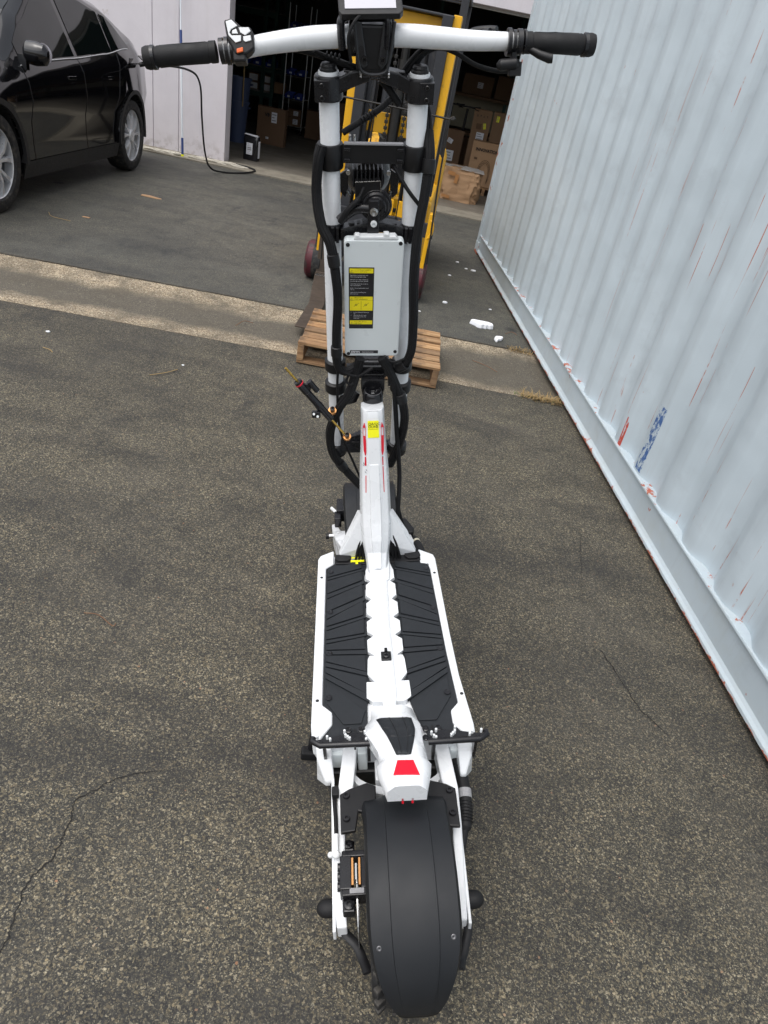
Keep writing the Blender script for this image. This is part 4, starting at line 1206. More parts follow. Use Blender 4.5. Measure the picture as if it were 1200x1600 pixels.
# ---- controller box (pale) with warning sticker
mm = MB()
def rr(x0, x1, z0, z1, r, n=4):
    out = []
    for cx, cz, a0 in ((x1 - r, z1 - r, 0), (x0 + r, z1 - r, 90), (x0 + r, z0 + r, 180), (x1 - r, z0 + r, 270)):
        for i in range(n + 1):
            a = R(a0 + 90 * i / n); out.append((cx + r * math.cos(a), cz + r * math.sin(a)))
    return out
VM = Matrix(((1, 0, 0, 0), (0, 0, -1, 0), (0, 1, 0, 0), (0, 0, 0, 1)))      # polygon in x,z; height towards the rider
mm.prism(rr(-.0605, .0690, -.5580, -.2690, .009), .036, .0605, VM); cb_ = fk('controller_box', mm, 'grey_paint', bevel=.0025, seg=3)
mm = MB(); mm.prism([(-.040, -.270), (-.038, -.262), (.050, -.260), (.056, -.268)], .040, .060, VM); mm.box((-.032, -.052, -.262), (.010, .016, .008)); mm.box((.030, -.052, -.259), (.012, .016, .008)); fk('box_lid', mm, 'white_plastic', bevel=.002)
for x, z in ((-.052, -.279), (.061, -.275), (-.052, -.5505), (.061, -.545)):
    mm = MB(); mm.lathe([(.0042, 0), (.0042, .001), (.002, .0012), (0, .0005)], (x, -.0605, z), (0, -1, 0), 16); fk('box_screw', mm, 'black_print', cb_)
mm = MB(); mm.prism([(-.056, -.300), (.064, -.300), (.064, -.53), (-.056, -.53)], .008, .036, VM); fk('box_body', mm, 'white_plastic', bevel=.002)
def sq(name, x0, x1, z0, z1, lift, mat, par, r=.0008):
    m_ = MB(); m_.prism(rr(x0, x1, z0, z1, r, 2), .0605 + lift, .0605 + lift + .0002, VM); return fk(name, m_, mat, par)
stk = sq('warning_sticker', -.0505, .0058, -.4815, -.3295, .0001, 'black_print', cb_)
def tx(s_, x, z, size, mat, par, sxx=1.0, bold=0.0, al='LEFT'):
    m_ = text_mb(s_, size, Matrix.Translation((x, -.0611, z)) @ VM.to_3x3().to_4x4() @ Matrix.Identity(4), align=al, bold=bold, sx=sxx); return fk('lettering', m_, mat, par)
def tri(x, z, s_, par):
    m_ = MB(); 
    a_, b2, c2 = Vector((x, -.0611, z)), Vector((x + s_, -.0611, z)), Vector((x + s_ / 2, -.0611, z + s_ * .9))
    m_.tube([a_, b2, c2, a_], .00035, 4); fk('warning_triangle', m_, 'black_print', par)
sq('yellow_band', -.0485, .0038, -.3430, -.3322, .0004, 'yellow_print', stk)
tx('IMPORTANT SAFETY', -.0380, -.3370, .0040, 'black_print', stk, 1.0, .00008)
tx('INSTRUCTIONS', -.0380, -.3415, .0040, 'black_print', stk, 1.0, .00008)
tri(-.0465, -.3415, .0065, stk)
z = -.3490
for a_, b2 in (('Read Manual - Read instructions and', 'follow all warnings before riding.'), ('Helmet & Gear - Wear a helmet and', 'protective gear at all times. Ride safe.'), ('Lower Rider Speed - Do not ride on', 'wet or loose surfaces.'), ('Brakes - Test the brakes before every', 'ride out.'), ('Inspect all bolts and folding parts', 'before each use.')):
    for s_ in (a_, b2):
        tx(s_, -.0470, z, .0030, 'white_print', stk, .88); z -= .0038
    z -= .0026
sq('yellow_band', -.0485, .0038, -.4085, -.3995, .0004, 'yellow_print', stk)
tx('IMPORTANT', -.0380, -.4033, .0036, 'black_print', stk, 1.0, .00008)
tx('LOCK WARNINGS', -.0380, -.4074, .0036, 'black_print', stk, 1.0, .00008)
tri(-.0465, -.4078, .0060, stk)
sq('yellow_band', -.0485, .0038, -.4345, -.4090, .0004, 'yellow_print', stk)
for x in (-.034, -.012):
    m_ = MB(); m_.lathe([(.0026, 0), (.0026, .0002), (.0016, .0002)], (x, -.0610, -.420), (0, -1, 0), 14, False); m_.tube([(x - .005, -.0611, -.4250), (x - .002, -.0611, -.4205)], .0003, 4); m_.tube([(x + .002, -.0611, -.4190), (x + .007, -.0611, -.4150)], .0003, 4); fk('diagram', m_, 'black_print', stk)
m_ = MB(); m_.tube([(-.0225, -.0611, -.4330), (-.0225, -.0611, -.4105)], .0003, 4); fk('diagram', m_, 'black_print', stk)
z = -.4400
for s_ in ('Lock the folding latch before you', 'ride.', 'Check that the stem cannot', 'move and keep hands clear', 'of the hinge.'):
    tx(s_, -.0400, z, .0030, 'white_print', stk, .88); z -= .0038
for z_ in (-.4400, -.4476): tx('>', -.0465, z_, .0036, 'white_print', stk)
sq('yellow_band', -.0485, .0038, -.4700, -.4600, .0004, 'yellow_print', stk)
tx('FOR OFF - ROAD', -.0380, -.4645, .0038, 'black_print', stk, 1.0, .00008)
tx('USE ONLY', -.0380, -.4690, .0038, 'black_print', stk, 1.0, .00008)
tri(-.0465, -.4690, .0062, stk)
bp = sq('name_plate', -.0485, .0195, -.5500, -.5415, .0001, 'black_print', cb_)
m_ = MB()
for i in range(3):
    x = -.0465 + i * .0036
    m_.prism([(x, -.5485), (x + .0022, -.5485), (x + .0046, -.5432), (x + .0024, -.5432)], .0608, .0610, VM)
fk('emblem', m_, 'white_print', bp)
tx('FPS', -.0345, -.5483, .0062, 'white_print', bp, 1.15, .0002)
tx('PERFORMANCE', -.0195, -.5478, .0040, 'white_print', bp, 1.0, .0000)

# ---- headset and folding block above the neck
mm = MB(); mm.lathe([(.0, -.790), (.0255, -.790), (.0265, -.780), (.0265, -.672), (.024, -.666), (.022, -.664), (.010, -.674), (0, -.674)], (.010, -.058, 0), (0, 0, 1), 32); hs_ = fk('headset', mm, 'black_gloss', smooth=30)
mm = MB(); mm.lathe([(.0205, 0), (.0225, .0008), (.0205, .0012)], (.010, -.058, -.6635), (0, 0, 1), 28, False); fk('headset_highlight', mm, 'dull_steel', hs_)  # steel ring added as the highlight on the headset edge
mm = MB(); mm.box((.010, -.0855, -.725), (.003, .002, .075)); mm.v = mm.v; fk('headset_slot', mm, 'satin_black', hs_)
mm = MB(); mm.lathe([(.0050, 0), (.0050, .004), (.0026, .005), (.0026, .001), (0, .001)], (.010, -.058, -.674), (0, 0, 1), 14); fk('headset_bolt', mm, 'steel', hs_)
mm = MB(); mm.prism([(-.020, -.640), (.040, -.640), (.040, -.668), (.036, -.690), (-.016, -.690), (-.020, -.668)], .020, .046, VM); mm.box((.010, -.010, -.655), (.058, .040, .040)); fk('folding_block', mm, 'black_metal', bevel=.002)
mm = MB(); mm.prism([(-.030, -.600), (.050, -.600), (.062, -.640), (.040, -.662), (-.020, -.662), (-.042, -.640)], -.010, .012, VM); fl = fk('folding_latch', mm, 'black_metal', bevel=.003)
mm = MB(); mm.box((.010, -.0135, -.620), (.060, .003, .004)); mm.box((.010, -.0135, -.606), (.072, .004, .003)); fk('latch_edge', mm, 'grey_print', fl)
mm = MB(); mm.prism([(-.006, -.618), (.026, -.618), (.033, -.632), (-.013, -.632)], .0122, .0130, VM); fk('latch_recess', mm, 'black_print', fl)
for sg in (-1, 1):
    mm = MB(); mm.box((.010 + sg * .046, -.020, -.662), (.012, .020, .018)); b2 = fk('folding_ear', mm, 'black_metal', bevel=.002)
    mm = MB(); mm.lathe([(.006, 0), (.006, .006), (.003, .007), (0, .004)], (.010 + sg * .052, -.022, -.662), (sg, 0, 0), 12); fk('ear_bolt', mm, 'steel', b2)
# crowns joining tubes to headset
mm = MB(); mm.box((.002, .002, -.640), (.12, .022, .026)); mm.box((.002, .002, -.905), (.12, .030, .028)); fk('fork_crown', mm, 'black_metal', bevel=.004)
mm = MB(); mm.prism([(-.075, -.862), (.0, -.828), (.03, -.850), (.03, -.900), (-.075, -.905)], .008, .024, VM); mm.box((-.020, -.018, -.846), (.014, .022, .018)); mm.box((-.030, -.018, -.868), (.030, .022, .010)); fk('damper_bracket', mm, 'black_metal', bevel=.003)
mm = MB(); mm.tube([(-.088, -.010, -.735), (-.060, -.020, -.722), (-.040, -.022, -.715), (-.028, -.018, -.700)], [.012, .016, .015, .008], 12, flat=.6); fk('damper_bracket', mm, 'black_metal', smooth=30)

# ---- steering damper, hanging diagonally beside the left tube
A = Vector((-.209, .887, .879)); B = Vector((-.0780, .935, .673)); ax = (B - A).normalized()
mm = MB(); mm.cyl(A, A + ax * .062, .0030, 12); mm.cyl(B - ax * .060, B, .0030, 12); dmp = sp_('steering_damper', mm, 'gold_anodised', smooth=True)
mm = MB(); mm.lathe([(.004, .046), (.0100, .047), (.0098, .056), (.0094, .060), (.0104, .062), (.0104, .085), (.0094, .087), (.0094, .130), (.0104, .133), (.0104, .142), (.0094, .145), (.0094, .186), (.0085, .188), (.004, .188)], A, ax, 24, False); obj('damper_body', mm, 'black_gloss', dmp, smooth=25)
mm = MB(); mm.lathe([(.0104, .0535), (.0114, .054), (.0114, .0565), (.0104, .057)], A, ax, 24, False); obj('damper_ring', mm, 'red_anodised', dmp)
q = A + ax * .078 + Vector((.020, -.004, .012)); mm = MB(); mm.cyl(q - ax * .016, q + ax * .018, .0072, 14); mm.box(A + ax * .074 + Vector((.009, 0, .006)), (.016, .010, .014)); obj('damper_reservoir', mm, 'black_gloss', dmp, smooth=30)
mm = MB(); mm.lathe([(.004, 0), (.004, .003), (0, .003)], q + ax * .018, ax, 12); obj('damper_screw', mm, 'steel', dmp)
q = A + ax * .150 + Vector((-.016, -.006, -.010)); mm = MB(); mm.box(q, (.022, .014, .018)); cl = obj('damper_clamp', mm, 'black_gloss', dmp, bevel=.003)
for d_ in (Vector((-.005, -.009, .004)), Vector((.004, -.009, -.003))):
    mm = MB(); mm.lathe([(.0030, 0), (.0030, .003), (.0015, .003), (.0015, .001), (0, .001)], q + d_, (0, -.8, .6), 12); obj('clamp_screw', mm, 'white_plastic', cl)
for q, col in ((B + ax * .012, 'copper'), (Vector((-.106, .945, .735)), 'copper')):
    mm = MB(); mm.lathe([(.005, -.004), (.0105, -.004), (.0110, 0), (.0105, .004), (.005, .004)], q, (.05, -.55, .83), 22, False); e_ = obj('rod_eye', mm, col, dmp, smooth=30)
    mm = MB(); mm.lathe([(.0062, -.006), (.0062, .013), (.0035, .014), (.0030, .009), (0, .009)], q, (.05, -.55, .83), 14); obj('eye_bolt', mm, 'black_metal', e_, smooth=30)

# ---- sleeved cable bundles
def bundle(pts, r, n=5, k=8, strand=None, twist=.35):
    P = smoothpath(pts, k); mm = MB()
    strand = strand or r * .52
    T = [(P[min(i + 1, len(P) - 1)] - P[max(i - 1, 0)]).normalized() for i in range(len(P))]
    a = Vector((1, 0, 0)) if abs(T[0].x) < .9 else Vector((0, 1, 0))
    N = (a - T[0] * a.dot(T[0])).normalized(); fr = []
    for i in range(len(P)):
        N = (N - T[i] * N.dot(T[i])).normalized(); fr.append((N.copy(), T[i].cross(N)))
    for s_ in range(n):
        th = 2 * PI * s_ / n
        mm.tube([P[i] + (fr[i][0] * math.cos(th + twist * i * .1) + fr[i][1] * math.sin(th + twist * i * .1)) * (r - strand) for i in range(len(P))], strand, 8)
    return mm
def fkp(x, y, z): return FK @ Vector((x, y, z))
def wrap(pts, i, r, n=20, h=.014):
    P = smoothpath(pts, 8); j = min(len(P) - 2, int(i * (len(P) - 1))); t = (P[j + 1] - P[j]).normalized()
    mm = MB(); mm.lathe([(r * .8, -h), (r, -h * .9), (r * 1.04, 0), (r, h * .9), (r * .8, h)], P[j], t, n, False); return mm
LB = [(-.093, .865, 1.345), (-.101, .866, 1.318), (-.109, .876, 1.258), (-.103, .872, 1.197), (-.086, .868, 1.158), (-.078, .874, 1.09), (-.077, .888, 1.029), (-.084, .905, .949), (-.086, .925, .870), (-.066, .935, .846), (-.035, .945, .860)]
sp_('cable_bundle', bundle(LB, .0110, 6), 'cable_black', smooth=True)
for f_, r_ in ((.46, .0130), (.76, .0130)):
    sp_('cable_tie', wrap(LB, f_, r_), 'black_plastic', smooth=True)
RB = [(.116, .895, 1.420), (.119, .885, 1.365), (.121, .868, 1.318), (.114, .868, 1.255), (.101, .872, 1.179), (.094, .880, 1.082), (.096, .905, .972), (.092, .922, .893), (.070, .945, .850), (.040, .955, .858)]
sp_('cable_bundle', bundle(RB[1:], .0112, 6), 'cable_black', smooth=True)
for f_, r_ in ((.16, .0135), (.86, .0140)):
    sp_('cable_tie', wrap(RB[1:], f_, r_), 'black_plastic', smooth=True)
for d_ in (-.008, .002, .010):
    mm = MB(); mm.tube(smoothpath([(.100 + d_, .893, 1.430), (.112 + d_, .890, 1.395), (.116 + d_ * .8, .880, 1.345), (.119 + d_ * .6, .870, 1.300)], 6), .0035, 8); sp_('cable', mm, 'cable_black', smooth=True)
MBp = [(-.030, .930, .880), (-.044, .940, .830), (-.062, .945, .780), (-.090, .955, .735), (-.116, .985, .660), (-.116, 1.022, .575), (-.088, 1.060, .500), (-.040, 1.050, .440)]
sp_('cable_bundle', bundle(MBp, .0122, 6), 'cable_black', smooth=True)
sp_('cable_tie', wrap(MBp, .84, .0145), 'black_plastic', smooth=True)
RBp = [(.022, .930, .880), (.052, .945, .815), (.076, .955, .745), (.082, .975, .68), (.070, 1.005, .60), (.045, 1.03, .52)]
sp_('cable_bundle', bundle(RBp, .0120, 6), 'cable_black', smooth=True)
sp_('cable_tie', wrap(RBp, .36, .0145), 'black_plastic', smooth=True)
for pts_, r_ in (([(.040, .935, .870), (.052, .940, .800), (.058, .960, .720), (.064, .985, .62), (.070, .99, .52), (.066, .965, .44), (.062, .945, .38), (.085, .92, .33), (.105, .905, .300)], .0062),
                 ([(-.085, .935, .860), (-.090, .945, .800), (-.092, .965, .70), (-.083, .985, .63), (-.060, 1.01, .55), (-.035, 1.02, .47)], .0033),
                 ([(-.060, .93, .838), (-.066, .93, .822), (-.055, .93, .812), (-.040, .94, .826)], .0033),
                 ([(-.080, .925, .850), (-.04, .93, .835), (.0, .94, .850)], .0040), ([(.085, .925, .880), (.05, .93, .868), (.02, .94, .885)], .0030)):
    mm = MB(); mm.tube(smoothpath(pts_, 8), r_, 10); sp_('cable', mm, 'cable_black', smooth=True)
# cables under the bar
for pts_, r_ in (([fkp(.076, .012, .030), fkp(.092, .010, .052), fkp(.118, .006, .064), fkp(.150, 0, .058), fkp(.190, -.002, .040), fkp(.235, -.004, .032), fkp(.262, -.01, .038)], .0040),
                 ([fkp(.060, .012, .022), fkp(.082, .010, .048), fkp(.108, .006, .066)], .0045), ([fkp(.052, .012, .022), fkp(.074, .012, .048), fkp(.100, .008, .072)], .0040),
                 ([fkp(-.190, .004, .060), fkp(-.150, .004, .058), fkp(-.100, .004, .048), fkp(-.050, .002, .034), fkp(-.034, .002, .022)], .0055),
                 ([fkp(-.110, .0, .055), fkp(-.070, .0, .042), fkp(-.02, .0, .030)], .0035),
                 ([fkp(-.060, .006, -.082), fkp(-.030, .006, -.064), fkp(.010, .006, -.040), fkp(.036, .01, -.020)], .0060),
                 ([fkp(.012, .006, .012), fkp(.030, .006, -.006), fkp(.050, .006, -.030)], .0070),
                 ([fkp(.038, .0, -.128), fkp(.056, -.018, -.155), fkp(.074, -.030, -.178), fkp(.098, -.034, -.205)], .0040)):
    mm = MB(); mm.tube(smoothpath(pts_, 7), r_, 10); sp_('cable', mm, 'cable_black', smooth=True)
for i in range(4):
    mm = MB(); mm.lathe([(.0055, -.0018), (.0080, 0), (.0055, .0018)], fkp(-.088 + i * .0075, .004, .048 - i * .0012), (1, 0, -.2), 12, False); sp_('spiral_wrap', mm, 'cable_black')
for i in range(5):
    mm = MB(); mm.lathe([(.0060, -.0016), (.0090, 0), (.0060, .0016)], fkp(-.022 + i * .006, .006, -.060 + i * .0036), (1, .0, .6), 12, False); sp_('spiral_wrap', mm, 'cable_black')

# ================================ rear end
TLX = .016
rowsT = []
for y, z, l_, r_ in ((.335, .322, -.040, .050), (.300, .335, -.042, .055), (.270, .352, -.054, .061), (.245, .362, -.054, .060), (.205, .382, -.040, .059), (.180, .390, -.031, .061), (.150, .398, -.027, .063), (.138, .402, -.034, .068), (.120, .404, -.029, .064), (.082, .406, -.018, .054)):
    c_ = (l_ + r_) / 2; w = (r_ - l_) / 2
    rowsT.append([Vector((c_ + x * w, y, z - d_)) for x, d_ in ((-1, .045), (-1, .016), (-.62, .001), (-.3, 0), (.3, 0), (.62, .001), (1, .016), (1, .045))])
mm = MB(); mm.loft(rowsT); tl = sp_('tail_cover', mm, 'white_paint', smooth=50)
def tz(y):
    return lerp_tab([(.300, .335), (.270, .352), (.245, .362), (.205, .382), (.18, .390), (.150, .398), (.138, .402), (.12, .404), (.082, .406)][::-1] if True else [(.082, .406), (.12, .404), (.138, .402), (.15, .398), (.18, .390), (.205, .382), (.245, .362), (.27, .352)], y)
padp = [(-.030, .246), (.042, .243), (.046, .205), (.036, .160), (.030, .154), (.004, .155), (-.002, .162), (-.012, .190)]
mm = MB()
# tessellated pad following the cover
ny_ = 14
rw_ = []
for i in range(ny_ + 1):
    y = .276 - .122 * i / ny_
    t = i / ny_
    l_ = -.031 + .034 * t ** .9; r_ = .043 + .004 * math.sin(t * 3.1) - .012 * max(0, t - .35) / .65
    rw_.append([Vector((l_ + (r_ - l_) * q / 8, y, tz(y) + .0045 - (.004 if q in (0, 8) else 0) + .0008 * math.sin(q * .8))) for q in range(9)])
mm.grid(rw_)
pd_ = obj('tail_pad', mm, 'mat_rubber', tl, smooth=True)
so = pd_.modifiers.new('s', 'SOLIDIFY'); so.thickness = .004; so.offset = -1
for q in (3, 6):
    mm = MB(); mm.tube([r[q] + Vector((0, 0, .0003)) for r in rw_], .0010, 5); obj('pad_groove', mm, 'black_print', tl)
for i in (4, 8):
    mm = MB(); mm.tube([p + Vector((0, -.004 * math.sin(PI * j / 8), .0003)) for j, p in enumerate(rw_[i])], .0010, 5); obj('pad_groove', mm, 'black_print', tl)
mm = MB(); mm.prism([(.004, .1390), (.034, .1375), (.043, .1035), (-.006, .1055)], lambda x, y: tz(y) - .002, lambda x, y: tz(y) + .0012); obj('tail_light', mm, 'red_lens', tl, bevel=.001)
mm = MB(); mm.box((.010, .088, .360), (.004, .012, .016)); mm.box((.028, .088, .360), (.004, .012, .016)); obj('light_pin', mm, 'red_lens', tl)
# swing arms
for sg, pts_ in ((-1, [(-.086, .275, .262), (-.088, .255, .262), (-.098, .175, .250), (-.110, .10, .225), (-.113, .0, .185), (-.110, -.045, .160)]), (1, [(.104, .262, .262), (.106, .245, .262), (.113, .165, .250), (.118, .10, .225), (.112, .0, .185), (.110, -.045, .160)])):
    rg = []
    for i, p in enumerate(pts_):
        w = .0150 if i < 3 else .0095
        h = .020 if i < 3 else .018
        rg.append([Vector((p[0] + a * w, p[1], p[2] + b_ * h)) for a, b_ in ((-1, -1), (1, -1), (1, 1), (-1, 1))])
    mm = MB(); mm.loft(rg); sp_('swing_arm', mm, 'white_paint', bevel=.003, seg=2)
    # outer skin plate
    mm = MB(); mm.prism([(.205, .262), (.17, .240), (.0, .165), (-.05, .145), (-.05, .175), (.02, .205), (.17, .262)], 0, .006, Matrix(((0, 0, 1, sg * .124 - .003 + (.0 if sg < 0 else .0)), (1, 0, 0, 0), (0, 1, 0, 0), (0, 0, 0, 1)))); sp_('arm_plate', mm, 'white_paint', bevel=.0015)
    # fender bracket over the arm
    bx = sg * .103 + .006
    br = [(-.006 * sg + bx, .166), (bx - sg * .042, .178), (bx - sg * .060, .170), (bx - sg * .058, .120), (bx - sg * .040, .112), (bx - sg * .024, .118), (bx - sg * .018, .078), (bx + sg * .010, .075), (bx + sg * .012, .155)]
    mm = MB(); mm.prism(br, .272, .281); fb = sp_('fender_bracket', mm, 'black_plastic', bevel=.002)
    for yy in (.150, .102):
        mm = MB(); mm.lathe([(.0070, 0), (.0070, .003), (.0060, .005), (.0035, .005), (.0030, .001), (0, .001)], (bx + sg * -.001, yy, .281), (0, 0, 1), 16); obj('bracket_bolt', mm, 'black_gloss', fb, smooth=30)
    # axle caps, domes
    mm = MB(); mm.lathe([(.0150, 0), (.0165, .002), (.0165, .020), (.0152, .027), (.0110, .033), (.006, .037), (0, .0375)], (sg * .121 + .0, .0, .158), (sg, 0, 0), 26); sp_('axle_cap', mm, 'black_rubber', smooth=40)
    mm = MB(); mm.lathe([(.017, 0), (.0195, .0005), (.0195, .0025), (.017, .003)], (sg * .119, 0, .158), (sg, 0, 0), 26); sp_('axle_washer', mm, 'white_plastic')
    # fender stay, a bent black strap
    P = smoothpath([(-.119, -.008, .152), (-.108, -.038, .150), (-.086, -.062, .150), (-.074, -.088, .152), (-.066, -.115, .165)] if sg < 0 else [(.121, -.008, .155), (.122, -.045, .152), (.112, -.075, .150), (.102, -.098, .152), (.096, -.118, .165)], 6)
    mm = MB(); mm.tube(P, .0028, 8, flat=3.0); sp_('fender_stay', mm, 'black_plastic', smooth=True)
# arch between the arms, white web
mm = MB(); rg = []
for i in range(17):
    t = PI * i / 16; x = .010 - .094 * math.cos(t) * 1.0; y = .178 - .030 * math.sin(t) ** .7 * 0 + .0
    yy = .225 - .045 * (math.sin(t)) ** .8
    rg.append([Vector((x, yy - .008, .222)), Vector((x, yy + .008, .222)), Vector((x, yy + .010, .262 - .02 * math.sin(t))), Vector((x, yy - .008, .262 - .02 * math.sin(t)))])
mm.loft(rg); sp_('swing_arm_web', mm, 'white_paint', bevel=.002)
mm = MB(); mm.box((-.030, .225, .215), (.014, .05, .08)); sp_('shock_mount', mm, 'white_paint', bevel=.003)
for c_, d_ in (((-.062, .262, .250), (.02, .03, .06)), ((-.120, .262, .25), (.036, .02, .045)), ((.138, .258, .25), (.030, .02, .045))):
    mm = MB(); mm.box(c_, d_); sp_('rear_cover', mm, 'grey_paint', bevel=.003)
for sg in (-1, 1):
    xo, xi = (-.160, -.125) if sg < 0 else (.142, .172)
    rg = [[Vector((x, .268, .300)) for x in (xo, xi)] + [Vector((x, .268, .215)) for x in (xi, xo)], [Vector((x, .235, .285)) for x in (xo + sg * -.004, xi)] + [Vector((x, .235, .215)) for x in (xi, xo)], [Vector((x, .205, .250)) for x in (xo + sg * -.02, xi - sg * .004)] + [Vector((x, .205, .235)) for x in (xi - sg * .004, xo - sg * .02)]]
    if sg > 0:
        rg = [[Vector((-p.x + .010, p.y, p.z)) for p in r_] for r_ in [[Vector((x, .268, .300)) for x in (-.162, -.128)] + [Vector((x, .268, .215)) for x in (-.128, -.162)], [Vector((x, .235, .285)) for x in (-.158, -.128)] + [Vector((x, .235, .215)) for x in (-.128, -.160)], [Vector((x, .205, .250)) for x in (-.142, -.130)] + [Vector((x, .205, .235)) for x in (-.130, -.142)]]]
    mm = MB(); mm.loft(rg); sp_('corner_cover', mm, 'white_paint', bevel=.004)
# foot pegs with studs at the back of the deck
for sg in (-1, 1):
    x0, x1 = (-.036, -.146) if sg < 0 else (.073, .178)
    yb, zb = (.226, .340) if sg < 0 else (.222, .340)
    mm = MB(); mm.tube([(x0, yb, zb), (x1, yb + .001, zb), (x1 + sg * .016, yb + .012, zb), (x1 + sg * .014, yb + .020, zb)], .0065, 12)
    pg = sp_('foot_peg', mm, 'black_metal', smooth=True)
    mm = MB()
    n_ = 14
    ins = (x0 + sg * .006, x1)
    P = [(ins[0], yb + .004), (ins[1], yb + .004), (ins[1] + sg * .010, yb + .014), (ins[0] + sg * .03, yb + .030), (ins[0] + sg * .004, yb + .026)]
    mm.prism(P, .332, .340); obj('peg_plate', mm, 'black_metal', pg, bevel=.001)
    for t_, dy in ((.06, .010), (.12, .024), (.10, .006), (.42, .010), (.46, .014), (.50, .018), (.52, .028), (.80, .010), (.86, .016), (1.05, .018), (.02, .018)):
        x = ins[0] + (ins[1] - ins[0]) * t_
        mm = MB(); mm.lathe([(.0026, 0), (.0026, .010), (.0018, .011), (0, .011)], (x, yb + dy, .339), (0, 0, 1), 10); obj('peg_stud', mm, 'white_plastic', pg, smooth=30)
    for xx in (x0 + sg * .012, x1 - sg * .008):
        mm = MB(); mm.prism([(.0, .330), (.016, .330), (.020, .268), (.014, .262), (.004, .300)], -.003, .003, Matrix(((0, 0, 1, xx), (1, 0, 0, yb), (0, 1, 0, 0), (0, 0, 0, 1)))); obj('peg_bracket', mm, 'black_metal', pg)
mm = MB(); mm.box((.012, .268, .30), (.0, .0, .0)) if False else None
# kickstand
mm = MB(); mm.tube([(-.150, .455, .215), (-.180, .440, .12), (-.196, .428, .045)], [.009, .008, .008], 10); ks = sp_('kickstand', mm, 'black_metal', smooth=True)
mm = MB(); mm.box((-.197, .425, .050), (.040, .026, .026), Matrix.Rotation(R(12), 3, 'Y')); obj('stand_foot', mm, 'black_rubber', ks, bevel=.004)
# ---- wheels
def scooter_wheel(cx, cy, cz, rad, wid, fender_x, tread_rng):
    mm = MB(); w2 = wid / 2
    mm.lathe([(rad * .60, -w2 * .80), (rad * .78, -w2 * .98), (rad * .90, -w2 * .96), (rad * .955, -w2 * .72), (rad * .975, 0), (rad * .955, w2 * .72), (rad * .90, w2 * .96), (rad * .78, w2 * .98), (rad * .60, w2 * .80)], (cx, cy, cz), (1, 0, 0), 64, False)
    wo = sp_('wheel', mm, 'tyre_rubber', smooth=True)
    mm = MB(); mm.lathe([(0, -w2 * .7), (rad * .50, -w2 * .72), (rad * .62, -w2 * .86), (rad * .62, w2 * .86), (rad * .50, w2 * .72), (0, w2 * .7)], (cx, cy, cz), (1, 0, 0), 48); obj('hub_motor', mm, 'black_metal', wo, smooth=30)
    n_ = 30
    base = None
    for i in range(n_):
        a = 2 * PI * i / n_
        for (tx_, tw, ro, off) in ((-.82, .030, .955, 0), (-.30, .034, .985, .5), (.30, .034, .985, 0), (.82, .030, .955, .5)):
            if not (tread_rng[0] < math.degrees(a) < tread_rng[1]) and False: continue
            aa = a + off * 2 * PI / n_
            rr_ = rad * ro
            M = Matrix.Translation((cx + tx_ * w2 * .92, cy + rr_ * math.cos(aa), cz + rr_ * math.sin(aa))) @ Matrix.Rotation(aa, 4, 'X') @ Matrix.Rotation(R(0), 4, 'Z')
            if abs(tx_) > .5:
                M = M @ Matrix.Rotation(math.copysign(R(38), -tx_), 4, 'Z') if False else M @ Matrix.Rotation(math.copysign(R(-38), tx_), 4, 'Z')
            if base is None:
                b_ = MB(); b_.prism([(-.005, -.0105), (.007, -.0105), (.007, .0105), (-.005, .0105)], -.009, .009, Matrix(((0, 0, 1, 0), (1, 0, 0, 0), (0, 1, 0, 0), (0, 0, 0, 1))) )
                # block: x across the tread, y radial, z along the tread
                b_ = MB(); b_.box((0, 0, 0), (.020, .012, .019)); o_ = obj('tread_block', b_, 'tyre_rubber', wo, bevel=.0018)
                base = o_
            else:
                o_ = base.copy(); COL.objects.link(o_)
            o_.parent = wo; o_.matrix_local = M
    return wo
scooter_wheel(.000, 0, .167, .1675, .122, 0, (140, 300))
scooter_wheel(-.010, 1.18, .158, .160, .104, 0, (0, 360))
# ---- fenders
def fender(cx, cy, cz, rad, a0, a1, wfun, name, n=44, tail=None):
    rows_ = []
    prof = [(-1, -.024), (-.985, -.010), (-.93, -.002), (-.50, .002), (-.485, .0045), (-.40, .0052), (0, .0058), (.40, .0052), (.485, .0045), (.50, .002), (.93, -.002), (.985, -.010), (1, -.024)]
    for i in range(n + 1):
        t = i / n; a = R(a0 + (a1 - a0) * t); w = wfun(t)
        rows_.append([Vector((cx + x * w, cy + (rad + d_ * (1 if d_ < 0 else (1 - max(0, (t - .90)) * 10 if t > .90 else 1))) * math.cos(a), cz + (rad + d_ * (1 if d_ < 0 else (1 - max(0, (t - .90)) * 10 if t > .90 else 1))) * math.sin(a))) for x, d_ in prof])
    mm = MB(); mm.grid(rows_); o_ = sp_(name, mm, 'fender_plastic', smooth=28)
    s_ = o_.modifiers.new('s', 'SOLIDIFY'); s_.thickness = .003; s_.offset = 0
    return o_, rows_
def wf(t):
    w = .078 + .006 * max(0, 1 - t * 5)
    if t > .60: w *= 1 - .58 * ((t - .60) / .40) ** 2.2
    return w
rf, rws = fender(TLX, 0, .155, .187, 37, 175, wf, 'rear_fender')
for x in (3, 9):
    mm = MB(); mm.tube([r_[x] + Vector((0, 0, .0004)) for r_ in rws[2:40]], .0011, 5); obj('fender_groove', mm, 'black_print', rf)
for i, x in ((31, 2.3), (30, 9.7)):
    p = rws[i][int(x)].lerp(rws[i][int(x) + 1], x % 1); a = R(37 + 138 * i / 44)
    mm = MB(); mm.lathe([(.0045, 0), (.0045, .0015), (.003, .002), (0, .001)], p, (0, math.cos(a), math.sin(a)), 14); obj('fender_screw', mm, 'dull_steel', rf, smooth=30)
